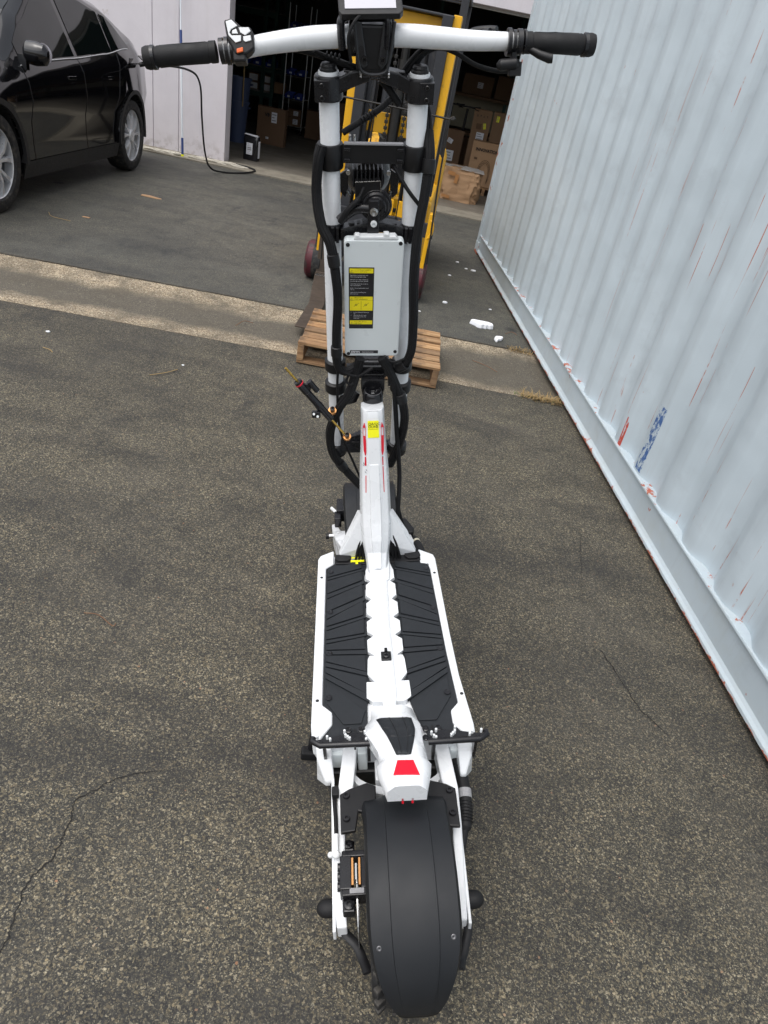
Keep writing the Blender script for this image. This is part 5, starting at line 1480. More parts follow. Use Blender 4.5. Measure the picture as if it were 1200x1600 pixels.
ff, _ = fender(-.012, 1.18, .158, .184, -12, 150, lambda t: .084 * (1 - .25 * abs(t - .5) ** 2), 'front_fender')
# ---- rear brake caliper and disc
mm = MB(); mm.lathe([(.040, -.001), (.070, -.001), (.070, .001), (.040, .001)], (-.080, 0, .158), (1, 0, 0), 48, False); sp_('brake_disc', mm, 'steel')
mm = MB(); mm.box((-.100, .022, .222), (.022, .062, .040)); mm.box((-.064, .022, .222), (.016, .058, .040)); mm.box((-.085, .058, .225), (.045, .012, .030)); mm.box((-.085, -.012, .222), (.045, .014, .034)); cal = sp_('brake_caliper', mm, 'black_metal', bevel=.002)
for x in (-.0875, -.0745):
    mm = MB(); mm.box((x, .022, .226), (.0035, .050, .036)); obj('brake_pad', mm, 'copper', cal)
mm = MB(); mm.box((-.081, .022, .236), (.003, .030, .014)); obj('pad_spring', mm, 'steel', cal)
for yy in (.082, -.030):
    mm = MB(); mm.lathe([(.0085, 0), (.0085, .004), (.0045, .005), (.0040, .001), (0, .001)], (-.095, yy, .226), (0, 0, 1), 16); obj('caliper_bolt', mm, 'black_gloss', cal, smooth=30)
for yy in (.082, -.030):
    mm = MB(); mm.box((-.095, yy, .214), (.023, .021, .022)); obj('caliper_lug', mm, 'black_metal', cal, bevel=.003)
for yy in (.040, .022, .004):
    mm = MB(); mm.cyl((-.116, yy, .224), (-.104, yy, .224), .008, 12); obj('piston_cap', mm, 'black_gloss', cal)
mm = MB(); mm.box((-.080, -.012, .2405), (.026, .009, .002)); obj('caliper_badge', mm, 'grey_print', cal)
mm = MB(); mm.tube(smoothpath([(-.128, .215, .235), (-.122, .17, .262), (-.118, .12, .262), (-.117, .085, .250)], 6), .0042, 8); sp_('brake_hose', mm, 'cable_black', smooth=True)
mm = MB(); mm.cyl((-.117, .090, .252), (-.117, .060, .244), .0048, 10); mm.ball((-.117, .055, .243), .008); mm.ball((-.128, .055, .243), .006); sp_('hose_fitting', mm, 'white_plastic', smooth=True)
mm = MB(); mm.box((-.118, .163, .276), (.014, .020, .014)); sp_('hose_clip', mm, 'black_rubber', bevel=.002)
# ---- motor lead on the right
mpts = [(.124, .285, .245), (.131, .262, .240), (.143, .224, .232), (.146, .18, .225), (.142, .135, .212), (.128, .085, .195), (.112, .05, .175)]
P = smoothpath(mpts, 8); rad_ = []
for p in P:
    rad_.append(.0135 if .115 < p.y < .235 else (.0085 if p.y < .115 else .0095))
mm = MB(); mm.tube(P, rad_, 14); ml = sp_('motor_lead', mm, 'black_rubber', smooth=30)
mm = MB(); mm.cyl((.1465, .186, .226), (.1455, .168, .2225), .0142, 16); obj('lead_band', mm, 'grey_print', ml)
for i in range(7):
    mm = MB(); y = .160 - i * .006; mm.lathe([(.0130, -.001), (.0145, 0), (.0130, .001)], (.1455 - (i * .0006), y, .2205 - i * .0016), (.15, 1, .25), 14, False); obj('lead_ridge', mm, 'black_rubber', ml)
mm = MB(); mm.tube(smoothpath([(.085, .262, .285), (.105, .258, .292), (.118, .262, .280), (.126, .275, .25)], 6), .003, 8); sp_('cable', mm, 'cable_black', smooth=True)
# ================================ front suspension arms and brake
for sg in (-1, 1):
    if sg < 0:
        rg = [[Vector(p) for p in ((-.140, 1.195, .205), (-.126, 1.200, .205), (-.126, 1.200, .150), (-.140, 1.195, .150))],
              [Vector(p) for p in ((-.135, 1.125, .225), (-.108, 1.130, .225), (-.108, 1.130, .165), (-.135, 1.125, .165))],
              [Vector(p) for p in ((-.125, 1.040, .260), (-.080, 1.080, .260), (-.080, 1.08, .19), (-.125, 1.04, .19))],
              [Vector(p) for p in ((-.100, .950, .285), (-.055, .970, .285), (-.055, .97, .21), (-.100, .95, .21))]]
    else:
        rg = [[Vector(p) for p in ((.116, 1.185, .205), (.100, 1.190, .205), (.100, 1.190, .150), (.116, 1.185, .150))],
              [Vector(p) for p in ((.114, 1.10, .225), (.090, 1.10, .225), (.090, 1.10, .165), (.114, 1.10, .165))],
              [Vector(p) for p in ((.118, 1.030, .250), (.080, 1.050, .250), (.080, 1.05, .19), (.118, 1.03, .19))],
              [Vector(p) for p in ((.105, .940, .275), (.060, .960, .275), (.060, .96, .21), (.105, .94, .21))]]
    mm = MB(); mm.loft(rg); sp_('front_arm', mm, 'white_paint', bevel=.004, seg=3)
mm = MB(); mm.cyl((-.148, 1.130, .205), (-.130, 1.130, .205), .008, 14); fa = sp_('axle_nut', mm, 'steel', smooth=30)
mm = MB(); mm.cyl((-.158, 1.130, .205), (-.148, 1.130, .205), .0095, 14); obj('nut_cover', mm, 'black_plastic', fa)
mm = MB(); mm.box((-.108, 1.235, .235), (.028, .075, .045)); mm.box((-.118, 1.185, .232), (.022, .045, .035)); fc = sp_('front_caliper', mm, 'black_metal', bevel=.003)
mm = MB(); mm.box((-.090, 1.255, .252), (.006, .035, .014)); obj('brake_pad', mm, 'copper', fc)
mm = MB(); mm.cyl((-.140, 1.235, .245), (-.122, 1.215, .238), .0055, 10); obj('caliper_fitting', mm, 'white_plastic', fc)
mm = MB(); mm.tube(smoothpath([(-.090, 1.12, .245), (-.070, 1.115, .262), (-.045, 1.13, .300), (-.02, 1.14, .33)], 6), .003, 8); sp_('brake_hose', mm, 'cable_black', smooth=True)
mm = MB(); mm.prism([(.060, 1.175), (.105, 1.165), (.126, 1.110), (.120, 1.085), (.088, 1.090)], .215, .240); sp_('front_bracket', mm, 'black_plastic', bevel=.003)
P = [(.122, 1.065, .232), (.126, 1.045, .235), (.130, 1.020, .238), (.135, .985, .240), (.133, .965, .242)]
mm = MB(); mm.tube(P, [.009, .010, .0125, .013, .008], 14); fl2 = sp_('front_lead', mm, 'black_rubber', smooth=30)
mm = MB(); mm.cyl((.1265, 1.042, .2355), (.1285, 1.032, .2365), .0118, 14); obj('lead_band', mm, 'wax_beige', fl2)
mm = MB(); mm.tube(smoothpath([(.062, .98, .44), (.070, .985, .38), (.088, .98, .32), (.108, .965, .275), (.124, .958, .250), (.133, .968, .242)], 6), .0055, 10); sp_('cable', mm, 'cable_black', smooth=True)

# ================================================================ FORKLIFT
fl_ = thing('forklift', 'yellow forklift with dark mast and red-rimmed wheels standing behind the scooter', 'forklift', loc=(-.50, 5.40, 0))
def fp(name, mb, mat, par=None, **kw):
    return obj(name, mb, mat, par or fl_, **kw)
def fbox(name, c, d, mat, par=None, bevel=.004, rot=None):
    m_ = MB(); m_.box(c, d, rot); return fp(name, m_, mat, par, bevel=bevel)
for sg in (-1, 1):
    # outer channel: yellow flange outside, dark web inside
    fbox('mast_rail', (sg * .312, .04, .95), (.055, .16, 1.72), 'forklift_yellow')
    fbox('inner_mast_rail', (sg * .250, -.02, 1.0), (.070, .11, 1.60), 'forklift_dark')
    fbox('mast_flange', (sg * .200, .06, .95), (.028, .09, 1.66), 'forklift_dark')
    fbox('mast_foot', (sg * .350, .05, .13), (.10, .22, .22), 'forklift_dark')
fbox('mast_crossbar', (-.0, .05, 1.735), (.60, .08, .10), 'forklift_yellow')
fbox('mast_top_plate', (-.01, .0, 1.795), (.60, .14, .015), 'forklift_dark')
fbox('mast_crossbar', (0, .08, 1.13), (.46, .05, .13), 'forklift_yellow')
fbox('mast_plate', (.150, .045, 1.44), (.12, .02, .62), 'forklift_dark')
m_ = MB(); m_.cyl((.01, .0, .15), (.01, .0, 1.52), .040, 20); m_.cyl((.01, .0, 1.5), (.01, .0, 1.66), .026, 16); fp('lift_cylinder', m_, 'grease_black', smooth=30)
m_ = MB(); m_.cyl((-.075, -.02, 1.22), (-.075, -.02, 1.40), .028, 12); fp('chain_anchor', m_, 'forklift_dark', smooth=30)
m_ = MB(); m_.box((-.075, -.02, 1.41), (.06, .05, .03)); fp('anchor_cap', m_, 'steel', bevel=.003)
for x in (-.045, .075):
    m_ = MB(); m_.box((x, -.03, .95), (.007, .012, 1.25)); ch = fp('lift_chain', m_, 'grease_black')
    base = None
    for i in range(32):
        z = .35 + i * .038
        if base is None:
            m_ = MB(); m_.box((0, 0, 0), (.024, .022, .022)); base = fp('chain_link', m_, 'grease_black', ch, bevel=.003); o_ = base
        else:
            o_ = base.copy(); COL.objects.link(o_)
        o_.parent = ch; o_.location = (x, -.03, z)
for x in (-.16, .15):
    m_ = MB(); m_.tube(smoothpath([(x, .03, 1.62), (x + .01, .02, 1.3), (x - .01, .03, .9), (x, .04, .5)], 6), .010, 8); fp('hydraulic_hose', m_, 'cable_black', smooth=True)
# carriage, backrest and forks
fbox('carriage_bar', (0, -.10, .52), (.86, .035, .10), 'forklift_dark')
fbox('carriage_bar', (0, -.10, .14), (.86, .035, .09), 'forklift_dark')
fbox('carriage_plate', (-.30, -.085, .33), (.16, .02, .30), 'forklift_dark')
fbox('carriage_plate', (.25, -.085, .33), (.20, .02, .30), 'forklift_dark')
for x, w_ in ((.075, .06), (.165, .07)):
    fbox('carriage_panel', (x, -.075, .60), (w_, .02, .15), 'forklift_yellow')
fbox('carriage_panel', (-.10, -.075, .60), (.18, .02, .12), 'forklift_yellow')
fbox('carriage_panel', (.10, -.072, .40), (.22, .02, .10), 'forklift_yellow')
for sg in (-1, 1):
    fbox('carriage_side', (sg * .395, -.09, .37), (.030, .09, .54), 'forklift_yellow')
    fbox('side_stop', (sg * .415, -.09, .30), (.018, .06, .20), 'forklift_dark')
m_ = MB(); m_.tube(smoothpath([(.385, -.12, .60), (.41, -.13, .585), (.42, -.13, .53), (.405, -.13, .48), (.385, -.12, .47)], 5), .012, 8); fp('tow_eye', m_, 'forklift_yellow', smooth=True)
m_ = MB(); m_.tube(smoothpath([(-.36, -.16, .18), (-.385, -.16, .8), (-.38, -.16, 1.22), (-.365, -.16, 1.245), (.36, -.16, 1.245), (.385, -.16, 1.22), (.40, -.16, .8), (.43, -.16, .30)], 8), .0065, 8); fp('backrest_frame', m_, 'grease_black', smooth=True)
for x in (-.12, .14):
    m_ = MB(); m_.cyl((x, -.16, 1.24), (x, -.12, .56), .005, 8); fp('backrest_rod', m_, 'grease_black')
def fork(x, xt, y1):
    m_ = MB()
    m_.loft([[Vector(p) for p in r] for r in (
        [(x - .055, -.125, .56), (x + .055, -.125, .56), (x + .055, -.160, .56), (x - .055, -.160, .56)],
        [(x - .055, -.125, .075), (x + .055, -.125, .075), (x + .055, -.165, .085), (x - .055, -.165, .085)],
        [(x - .055, -.150, .035), (x + .055, -.150, .035), (x + .055, -.200, .080), (x - .055, -.200, .080)],
        [(xt - .052, y1 + .45, .035), (xt + .052, y1 + .45, .035), (xt + .052, y1 + .45, .068), (xt - .052, y1 + .45, .068)],
        [(xt - .045, y1, .036), (xt + .045, y1, .036), (xt + .045, y1, .046), (xt - .045, y1, .046)])])
    return fp('fork', m_, 'fork_steel', bevel=.003)
fork(-.335, -.235, -1.35)
fork(.215, .235, -1.35)
m_ = MB(); m_.box((-.328, -.235, .0835), (.095, .05, .004)); fp('worn_heel', m_, 'steel')
# wheels, chassis, guard
for sg, xx, y_, r_ in ((-1, -.420, -.03, .140), (1, .365, -.03, .150), (-1, -.33, 1.25, .17), (1, .30, 1.25, .17)):
    if True:
        m_ = MB(); m_.lathe([(r_ * .55, -.06), (r_ * .9, -.065), (r_, -.05), (r_, .05), (r_ * .9, .065), (r_ * .55, .06)], (xx, y_, r_), (sg, 0, 0), 36, False); wo = fp('wheel', m_, 'tyre_rubber', smooth=30)
        m_ = MB(); m_.lathe([(r_ * 1.004, .012), (r_ * 1.004, .050), (r_ * .90, .068), (r_ * .60, .075), (r_ * .50, .045), (r_ * .2, .05), (r_ * .18, .07), (0, .07)], (xx, y_, r_), (sg, 0, 0), 32, True); obj('rim', m_, 'red_rim', wo, smooth=30)
fbox('chassis', (0, .80, .42), (.74, 1.15, .50), 'forklift_yellow', bevel=.03)
fbox('counterweight', (0, 1.62, .55), (.78, .50, .80), 'forklift_yellow', bevel=.08)
fbox('floor_plate', (0, .42, .56), (.62, .40, .03), 'forklift_dark')
fbox('dashboard', (0, .30, .86), (.60, .12, .22), 'forklift_dark', bevel=.02)
fbox('seat', (0, 1.00, .82), (.44, .42, .12), 'black_rubber', bevel=.04)
fbox('backrest', (0, 1.22, 1.06), (.42, .10, .44), 'black_rubber', bevel=.04)
for sg in (-1, 1):
    for y_ in (.28, 1.42):
        fbox('guard_post', (sg * .33, y_, 1.35), (.05, .06, 1.30), 'forklift_dark')
    fbox('guard_rail', (sg * .33, .85, 2.0), (.05, 1.2, .05), 'forklift_dark')
for i in range(7):
    fbox('guard_bar', (0, .30 + i * .18, 2.0), (.64, .035, .04), 'forklift_dark')
m_ = MB(); m_.tube(smoothpath([(.14 * math.cos(a), .50 + .10 * math.sin(a), 1.06 + .08 * math.sin(a)) for a in [2 * PI * i / 12 for i in range(13)]], 2), .012, 8); fp('steering_wheel', m_, 'black_plastic', smooth=True)

# ================================================================ PALLET
pal = thing('pallet', 'small wooden pallet lying on the gutter at the tip of the forks', 'pallet', loc=(-.275, 3.90, 0), rz=R(3.0))
PW, PD = .80, .64
def plank(name, c, d, jit=.0):
    m_ = MB(); hx, hy, hz = d[0] / 2, d[1] / 2, d[2] / 2
    n_ = 7
    rg = []
    for i in range(n_):
        t = i / (n_ - 1)
        along = d[0] > d[1]
        w0 = jit * (random.random() - .5); w1 = jit * (random.random() - .5); wz = jit * .3 * (random.random() - .5)
        if along:
            x = -hx + d[0] * t
            rg.append([Vector((x, -hy + w0, -hz)), Vector((x, hy + w1, -hz)), Vector((x, hy + w1, hz + wz)), Vector((x, -hy + w0, hz + wz))])
        else:
            y = -hy + d[1] * t
            rg.append([Vector((-hx + w0, y, -hz)), Vector((hx + w1, y, -hz)), Vector((hx + w1, y, hz + wz)), Vector((-hx + w0, y, hz + wz))])
    m_.loft(rg); o_ = obj(name, m_, 'pallet_wood', pal, bevel=.0025, loc=c)
    return o_
for x in (-PW / 2 + .019, 0, PW / 2 - .019):
    plank('stringer', (x, 0, .068), (.036, PD, .088), .002)
yy = -PD / 2
for w_, gap in ((.092, .012), (.085, .026), (.074, .014), (.088, .046), (.078, .034), (.088, 0)):
    o_ = plank('deck_board', (random.uniform(-.004, .004), yy + w_ / 2, .1215), (PW + random.uniform(-.01, .012), w_, .016), .004)
    o_.rotation_euler = (0, 0, random.uniform(-.008, .008)); yy += w_ + gap
for y in (-PD / 2 + .045, 0, PD / 2 - .045):
    plank('bottom_board', (0, y, .0145), (PW, .085, .015), .004)

# ================================================================ INSIDE THE WAREHOUSE
def carton(label, x0, x1, y, dep, z0, z1, mat, rz=0.0, tape=True, group=None, lab=None, name='cardboard_box', soft=.006):
    """a carton whose front face runs x0..x1 at y"""
    t_ = thing(name, label, 'box', loc=((x0 + x1) / 2, y + dep / 2, z0), rz=rz, group=group)
    w, h = x1 - x0, z1 - z0
    m_ = MB()
    nx, nz = 4, 4
    def P_(x, yy_, z): 
        j = soft * noise.noise(Vector((x * 5 + x0 * 7, yy_ * 5, z * 5 + y)))
        return Vector((x + j, yy_ + soft * noise.noise(Vector((z * 6 + x0, x * 6, 3 + yy_))), z if z < .001 else z + j * .5))
    rings = []
    for i in range(nz + 1):
        z = h * i / nz
        r_ = []
        for (ax, ay, bx, by) in ((-w / 2, -dep / 2, w / 2, -dep / 2), (w / 2, -dep / 2, w / 2, dep / 2), (w / 2, dep / 2, -w / 2, dep / 2), (-w / 2, dep / 2, -w / 2, -dep / 2)):
            for q in range(nx):
                f = q / nx; r_.append(P_(ax + (bx - ax) * f, ay + (by - ay) * f, z))
        rings.append(r_)
    m_.loft(rings); obj('carton_body', m_, mat, t_)
    for sy in (-1, 1):
        m_ = MB(); m_.box((0, sy * dep * .25, h + .004), (w - .004, dep * .5 - .004, .004)); obj('flap', m_, mat, t_)
    if tape:
        m_ = MB(); m_.box((0, 0, h + .008), (w * .98, .05, .001)); m_.box((0, -dep / 2 - soft - .001, h * .8), (.0, .0, .0)) if False else None; obj('tape', m_, 'tape_brown', t_)
    return t_, w, h, dep, soft
def front_label(t_, w, h, dep, soft, cx, cz, lw, lh, mat='paper_label', lines=3, rot=0.0, name='label'):
    M = Matrix.Translation((cx, -dep / 2 - soft - .002, cz)) @ Matrix.Rotation(rot, 4, 'Y')
    m_ = MB(); m_.box((0, 0, 0), (lw, .0015, lh), M=M); lb_ = obj(name, m_, mat, t_)
    random.seed(int((cx + cz) * 1000) % 999)
    for i in range(lines):
        zz = lh * .5 - lh * (i + .8) / (lines + .6)
        ln_ = lw * random.uniform(.45, .8)
        m_ = MB(); m_.box((-lw * .42 + ln_ / 2, -.0012, zz), (ln_, .0006, lh / (lines + .6) * .35), M=M); obj('print_line', m_, 'grey_print', lb_)
    return lb_
def front_text(t_, s_, cx, cz, size, dep, soft, mat='black_print', rot=0.0, bold=.0, sxx=1.0):
    M = Matrix.Translation((cx, -dep / 2 - soft - .003, cz)) @ Matrix.Rotation(rot, 4, 'Y') @ Matrix(((1, 0, 0, 0), (0, 0, -1, 0), (0, 1, 0, 0), (0, 0, 0, 1)))
    m_ = text_mb(s_, size, M, align='CENTER', bold=bold, sx=sxx); return obj('lettering', m_, mat, t_)
FZ = .014
# rubbish can, two nested
for (z0, z1, r0, r1, lab_) in ((0, .60, .13, .175, 'tall blue grey plastic bin standing just inside the doorway, the lower one'), (.55, .93, .165, .195, 'blue grey plastic bin nested in the tall one just inside the doorway')):
    t_ = thing('rubbish_bin', lab_, 'bin', loc=(-3.70, 12.45, FZ), group=None)
    m_ = MB(); m_.lathe([(0, z0), (r0, z0), (r1, z1 - .03), (r1 + .018, z1 - .03), (r1 + .018, z1), (r1 - .012, z1), (r0 - .012, z0 + .03), (0, z0 + .03)], (0, 0, 0), (0, 0, 1), 28); obj('bin_body', m_, 'blue_can', t_, smooth=30)
    for sg in (-1, 1):
        m_ = MB(); m_.box((sg * (r1 + .018), 0, z1 - .08), (.03, .10, .03)); obj('bin_handle', m_, 'blue_can', t_, bevel=.008)
m_ = MB(); m_.cyl((-3.575, 12.3, .55), (-3.565, 12.25, 1.40), .010, 8); tag(obj('broom_stick', m_, 'straw'), 'wooden stick standing up out of the blue grey bin', 'stick')
# black packet with labels
t_ = thing('packet', 'black plastic packet with white labels standing on the doorway slab', 'packet', loc=(-2.955, 10.74, FZ), rz=R(-8))
rg = []
for i, (z, sx_, sy_) in enumerate(((0, 1, 1), (.02, 1.03, 1.05), (.15, 1.0, .98), (.26, 1.02, .9), (.30, 1.0, .75), (.315, .98, .5))):
    rg.append([Vector((.108 * sx_ * math.copysign(abs(math.cos(a)) ** .35, math.cos(a)), .062 * sy_ * math.copysign(abs(math.sin(a)) ** .35, math.sin(a)) + .004 * math.sin(z * 40), z)) for a in [2 * PI * j / 24 + .13 for j in range(24)]])
m_ = MB(); m_.loft(rg); obj('packet_body', m_, 'black_gloss', t_, smooth=40)
m_ = MB(); m_.prism([(-.10, -.050), (.09, -.045), (.106, .0), (.07, .030), (-.04, .040), (-.105, .010)], lambda x, y: .316 + .012 * math.sin(x * 40), lambda x, y: .322 + .012 * math.sin(x * 40)); obj('packet_top', m_, 'paper_label', t_)
m_ = MB(); m_.box((-.008, -.0668, .150), (.092, .001, .150)); l_ = obj('label', m_, 'paper_label', t_)
for i, (w_, h_) in enumerate(((.03, .006), (.05, .004), (.06, .016), (.065, .016), (.05, .004), (.06, .005))):
    m_ = MB(); m_.box((-.040 + w_ / 2, -.0676, .208 - i * .023), (w_, .0006, h_)); obj('print_line', m_, 'grey_print', l_)
m_ = MB(); m_.box((.1125, .0, .150), (.001, .060, .22)); obj('label', m_, 'paper_label', t_)
# big flat carton leaning inside
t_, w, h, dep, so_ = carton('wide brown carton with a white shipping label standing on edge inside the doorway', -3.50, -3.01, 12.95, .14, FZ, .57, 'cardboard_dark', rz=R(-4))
front_label(t_, w, h, dep, so_, .055, .42, .095, .155); front_text(t_, 'V8', -.07, .42, .075, dep, so_, bold=.003)
front_label(t_, w, h, dep, so_, -.05, .10, .05, .03, lines=1)
m_ = MB(); m_.box((w / 2 + so_, 0, h / 2), (.0, .0, .0)) if False else None
# wire rack
rk = thing('wire_rack', 'chrome wire shelving rack holding blue bins deep inside the warehouse', 'rack', loc=(-3.48, 15.75, FZ))
for x in (-.21, .20):
    for y in (-.25, .25):
        m_ = MB(); m_.cyl((x, y, .08), (x, y, 2.15), .011, 8); obj('post', m_, 'chrome_wire', rk)
        m_ = MB(); m_.lathe([(0, -.02), (.035, -.02), (.035, .02), (0, .02)], (x, y, .035), (1, 0, 0), 12); obj('castor', m_, 'black_rubber', rk)
for z in (.13, .62, 1.02, 1.50, 1.78):
    m_ = MB()
    for y in [-.25 + .5 * i / 10 for i in range(11)]:
        m_.box((0, y, z), (.41, .005, .005))
    for x in (-.205, 0, .195):
        m_.box((x, 0, z - .006), (.006, .5, .006))
    m_.box((0, -.25, z - .03), (.41, .005, .005))
    sh_ = obj('shelf', m_, 'chrome_wire', rk); sh_['kind'] = 'stuff'
def bin_(label, x, y, z, w=.17, d=.28, h=.11, group='blue plastic bins on the shelves'):
    t_ = thing('storage_bin', label, 'bin', loc=(x, y, z), group=group)
    m_ = MB(); w2, d2 = w / 2, d / 2
    outer = [[Vector((-w2 * .9, -d2 * .9, 0)), Vector((w2 * .9, -d2 * .9, 0)), Vector((w2 * .9, d2, 0)), Vector((-w2 * .9, d2, 0))],
             [Vector((-w2, -d2, h * .55)), Vector((w2, -d2, h * .55)), Vector((w2, d2, h)), Vector((-w2, d2, h))],
             [Vector((-w2 * .9, -d2 * .9, h * .52)), Vector((w2 * .9, -d2 * .9, h * .52)), Vector((w2 * .9, d2 * .95, h * .96)), Vector((-w2 * .9, d2 * .95, h * .96))],
             [Vector((-w2 * .8, -d2 * .8, .01)), Vector((w2 * .8, -d2 * .8, .01)), Vector((w2 * .8, d2 * .9, .01)), Vector((-w2 * .8, d2 * .9, .01))]]
    m_.loft(outer); obj('bin_body', m_, 'blue_bin', t_, bevel=.003)
    m_ = MB(); m_.box((0, -d2 - .003, h * .30), (w * .32, .002, h * .28)); obj('label', m_, 'paper_label', t_)
    return t_
for lab_, x, y, z in (('blue plastic bin on the left of the upper bin shelf of the wire rack', -3.58, 15.62, 1.03), ('blue plastic bin on the right of the upper bin shelf of the wire rack', -3.38, 15.62, 1.03),
                      ('blue plastic bin on the left of the lower bin shelf of the wire rack', -3.58, 15.62, .63), ('blue plastic bin on the right of the lower bin shelf of the wire rack', -3.38, 15.62, .63),
                      ('blue plastic bin on the top shelf of the wire rack, left one', -3.58, 15.62, 1.79), ('blue plastic bin on the top shelf of the wire rack, right one', -3.37, 15.62, 1.79)):
    bin_(lab_, x, y, z)
for nm, x, z, w_, h_, lab_, mt_ in (('a', -3.44, .14, .26, .15, 'small carton with white labels on the bottom shelf of the wire rack', 'cardboard_dark'), ('b', -3.44, .30, .25, .13, 'small carton stacked on another on the bottom shelf of the wire rack', 'cardboard_dark')):
    t_, w, h, dep, so_ = carton(lab_, x - w_ / 2, x + w_ / 2, 15.52, .3, z + FZ, z + h_ + FZ, mt_); front_label(t_, w, h, dep, so_, .03, h * .55, .10, h * .62)
# pallet racking to the left of it, green uprights
pr = thing('pallet_racking', 'dark green pallet racking with bins and cartons deep inside on the left', 'rack', loc=(-4.35, 15.9, FZ))
for x in (-1.6, .22, .42):
    for y in (-.4, .4):
        m_ = MB(); m_.box((x, y, 1.5), (.07, .06, 3.0)); obj('upright', m_, 'rack_green', pr)
for z in (.58, 1.0, 1.9):
    for y in (-.4, .4):
        m_ = MB(); m_.box((-.65, y, z), (2.1, .04, .08)); obj('beam', m_, 'rack_green', pr)
    m_ = MB(); m_.box((-.65, 0, z + .05), (2.1, .80, .02)); obj('shelf', m_, 'dark_wall', pr)
for lab_, x in (('blue plastic bin at the far left of the green racking shelf', -4.75), ('blue plastic bin in the middle of the green racking shelf', -4.50), ('blue plastic bin beside the green upright on the racking shelf', -4.26), ('blue plastic bin between the green upright and the wire rack', -4.02)):
    bin_(lab_, x, 15.66, 1.075, .20, .30, .13)
for lab_, x0, x1, z0, z1 in (('small carton with a white front on the lower green racking shelf', -4.44, -4.24, .66, .78), ('small carton with a white front stacked on the lower green racking shelf', -4.44, -4.24, .80, .92),
                             ('white fronted carton beside the wire rack on the lower green shelf', -4.14, -3.98, .66, .78), ('white fronted carton stacked beside the wire rack on the lower green shelf', -4.14, -3.98, .80, .92)):
    t_, w, h, dep, so_ = carton(lab_, x0, x1, 15.6, .25, z0, z1, 'cardboard'); front_label(t_, w, h, dep, so_, 0, h * .5, w * .86, h * .86, lines=0)
t_, w, h, dep, so_ = carton('opened brown carton on the lower green shelf left of the wire rack', -3.95, -3.74, 15.6, .3, .66, .84, 'cardboard')
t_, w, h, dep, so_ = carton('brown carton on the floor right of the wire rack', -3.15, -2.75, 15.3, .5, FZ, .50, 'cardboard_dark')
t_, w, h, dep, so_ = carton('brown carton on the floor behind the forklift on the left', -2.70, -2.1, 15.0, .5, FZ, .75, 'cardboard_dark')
# long shelf on the right with cartons
ls = thing('steel_shelving', 'dark long shelving behind the forklift on the right', 'rack', loc=(.3, 16.1, FZ))
for x in (-1.2, .4, 1.8):
    m_ = MB(); m_.box((x, 0, 1.5), (.06, .06, 3.0)); obj('upright', m_, 'rack_green', ls)
for z in (.62, 1.28):
    m_ = MB(); m_.box((.3, .2, z), (3.0, .7, .05)); obj('shelf', m_, 'cardboard_dark', ls)
m_ = MB(); m_.box((.3, .45, 1.0), (3.0, .03, .62)); obj('back_panel', m_, 'pale_inner_wall', ls)
t_, w, h, dep, so_ = carton('large brown carton with a white label on the upper shelf at the right', -.22, .38, 16.0, .4, 1.33, 1.66, 'cardboard_dark'); front_label(t_, w, h, dep, so_, .05, .17, .11, .10)
t_, w, h, dep, so_ = carton('large brown carton behind the container corner on the upper shelf', .45, 1.1, 16.0, .4, 1.33, 1.72, 'cardboard_dark'); front_label(t_, w, h, dep, so_, .18, .10, .07, .10)
for i, (x, z, r_) in enumerate(((-.56, 1.42, .075), (-.42, 1.45, .09))):
    m_ = MB(); rg = []
    for q in range(7):
        zz = -r_ + 2 * r_ * q / 6; rr_ = r_ * (1 - .75 * abs(q - 2.2) / 4.2)
        rg.append([Vector((x + rr_ * math.cos(a) * (1 + .25 * math.sin(3 * a + q)), 15.95 + rr_ * math.sin(a), z + zz)) for a in [2 * PI * j / 16 for j in range(16)]])
    m_.loft(rg); tag(obj('plastic_sack', m_, ('wax_beige', 'grey_print')[i], smooth=40), ('pale clear plastic sack at the left end of the upper right shelf', 'crumpled grey plastic sack beside the large carton on the upper right shelf')[i], 'sack')
# tall cartons
t_, w, h, dep, so_ = carton('tall brown carton with handling symbols and a yellow sticker, left of the pair', .11, .41, 13.2, .32, FZ, 1.16, 'cardboard', rz=R(-2))
front_label(t_, w, h, dep, so_, .02, .76, .13, .12); front_label(t_, w, h, dep, so_, .065, .92, .045, .085, 'neon_yellow', 3, R(-12), 'sticker')
for i, c_ in enumerate('UYTX'):
    x = -.085 + i * .055
    m_ = MB()
    if i == 0: m_.box((x - .010, -dep / 2 - .009, 1.06), (.006, .001, .028)); m_.box((x + .010, -dep / 2 - .009, 1.06), (.006, .001, .028)); m_.box((x, -dep / 2 - .009, 1.047), (.024, .001, .006))
    elif i == 1: m_.prism([(x - .012, 1.075), (x + .012, 1.075), (x + .003, 1.058), (x + .003, 1.050), (x + .010, 1.046), (x - .010, 1.046), (x - .003, 1.050), (x - .003, 1.058)], dep / 2 + .008, dep / 2 + .009, VM)
    elif i == 2: m_.prism([(x - .002, 1.075), (x + .002, 1.075), (x + .003, 1.055), (x + .013, 1.053), (x + .013, 1.048), (x - .013, 1.048), (x - .013, 1.053), (x - .003, 1.055)], dep / 2 + .008, dep / 2 + .009, VM)
    else: m_.prism([(x, 1.076), (x + .013, 1.064), (x + .004, 1.064), (x + .002, 1.046), (x - .002, 1.046), (x - .004, 1.064), (x - .013, 1.064)], dep / 2 + .008, dep / 2 + .009, VM)
    sy_ = obj('handling_symbol', m_, 'black_print', t_); sy_['kind'] = 'stuff' if i == 0 else 'part'
    if i: del sy_['kind']
m_ = MB(); m_.box((-.03, -dep / 2 - .0085, .905), (.085, .001, .085)); obj('printed_block', m_, 'cardboard_dark', t_)
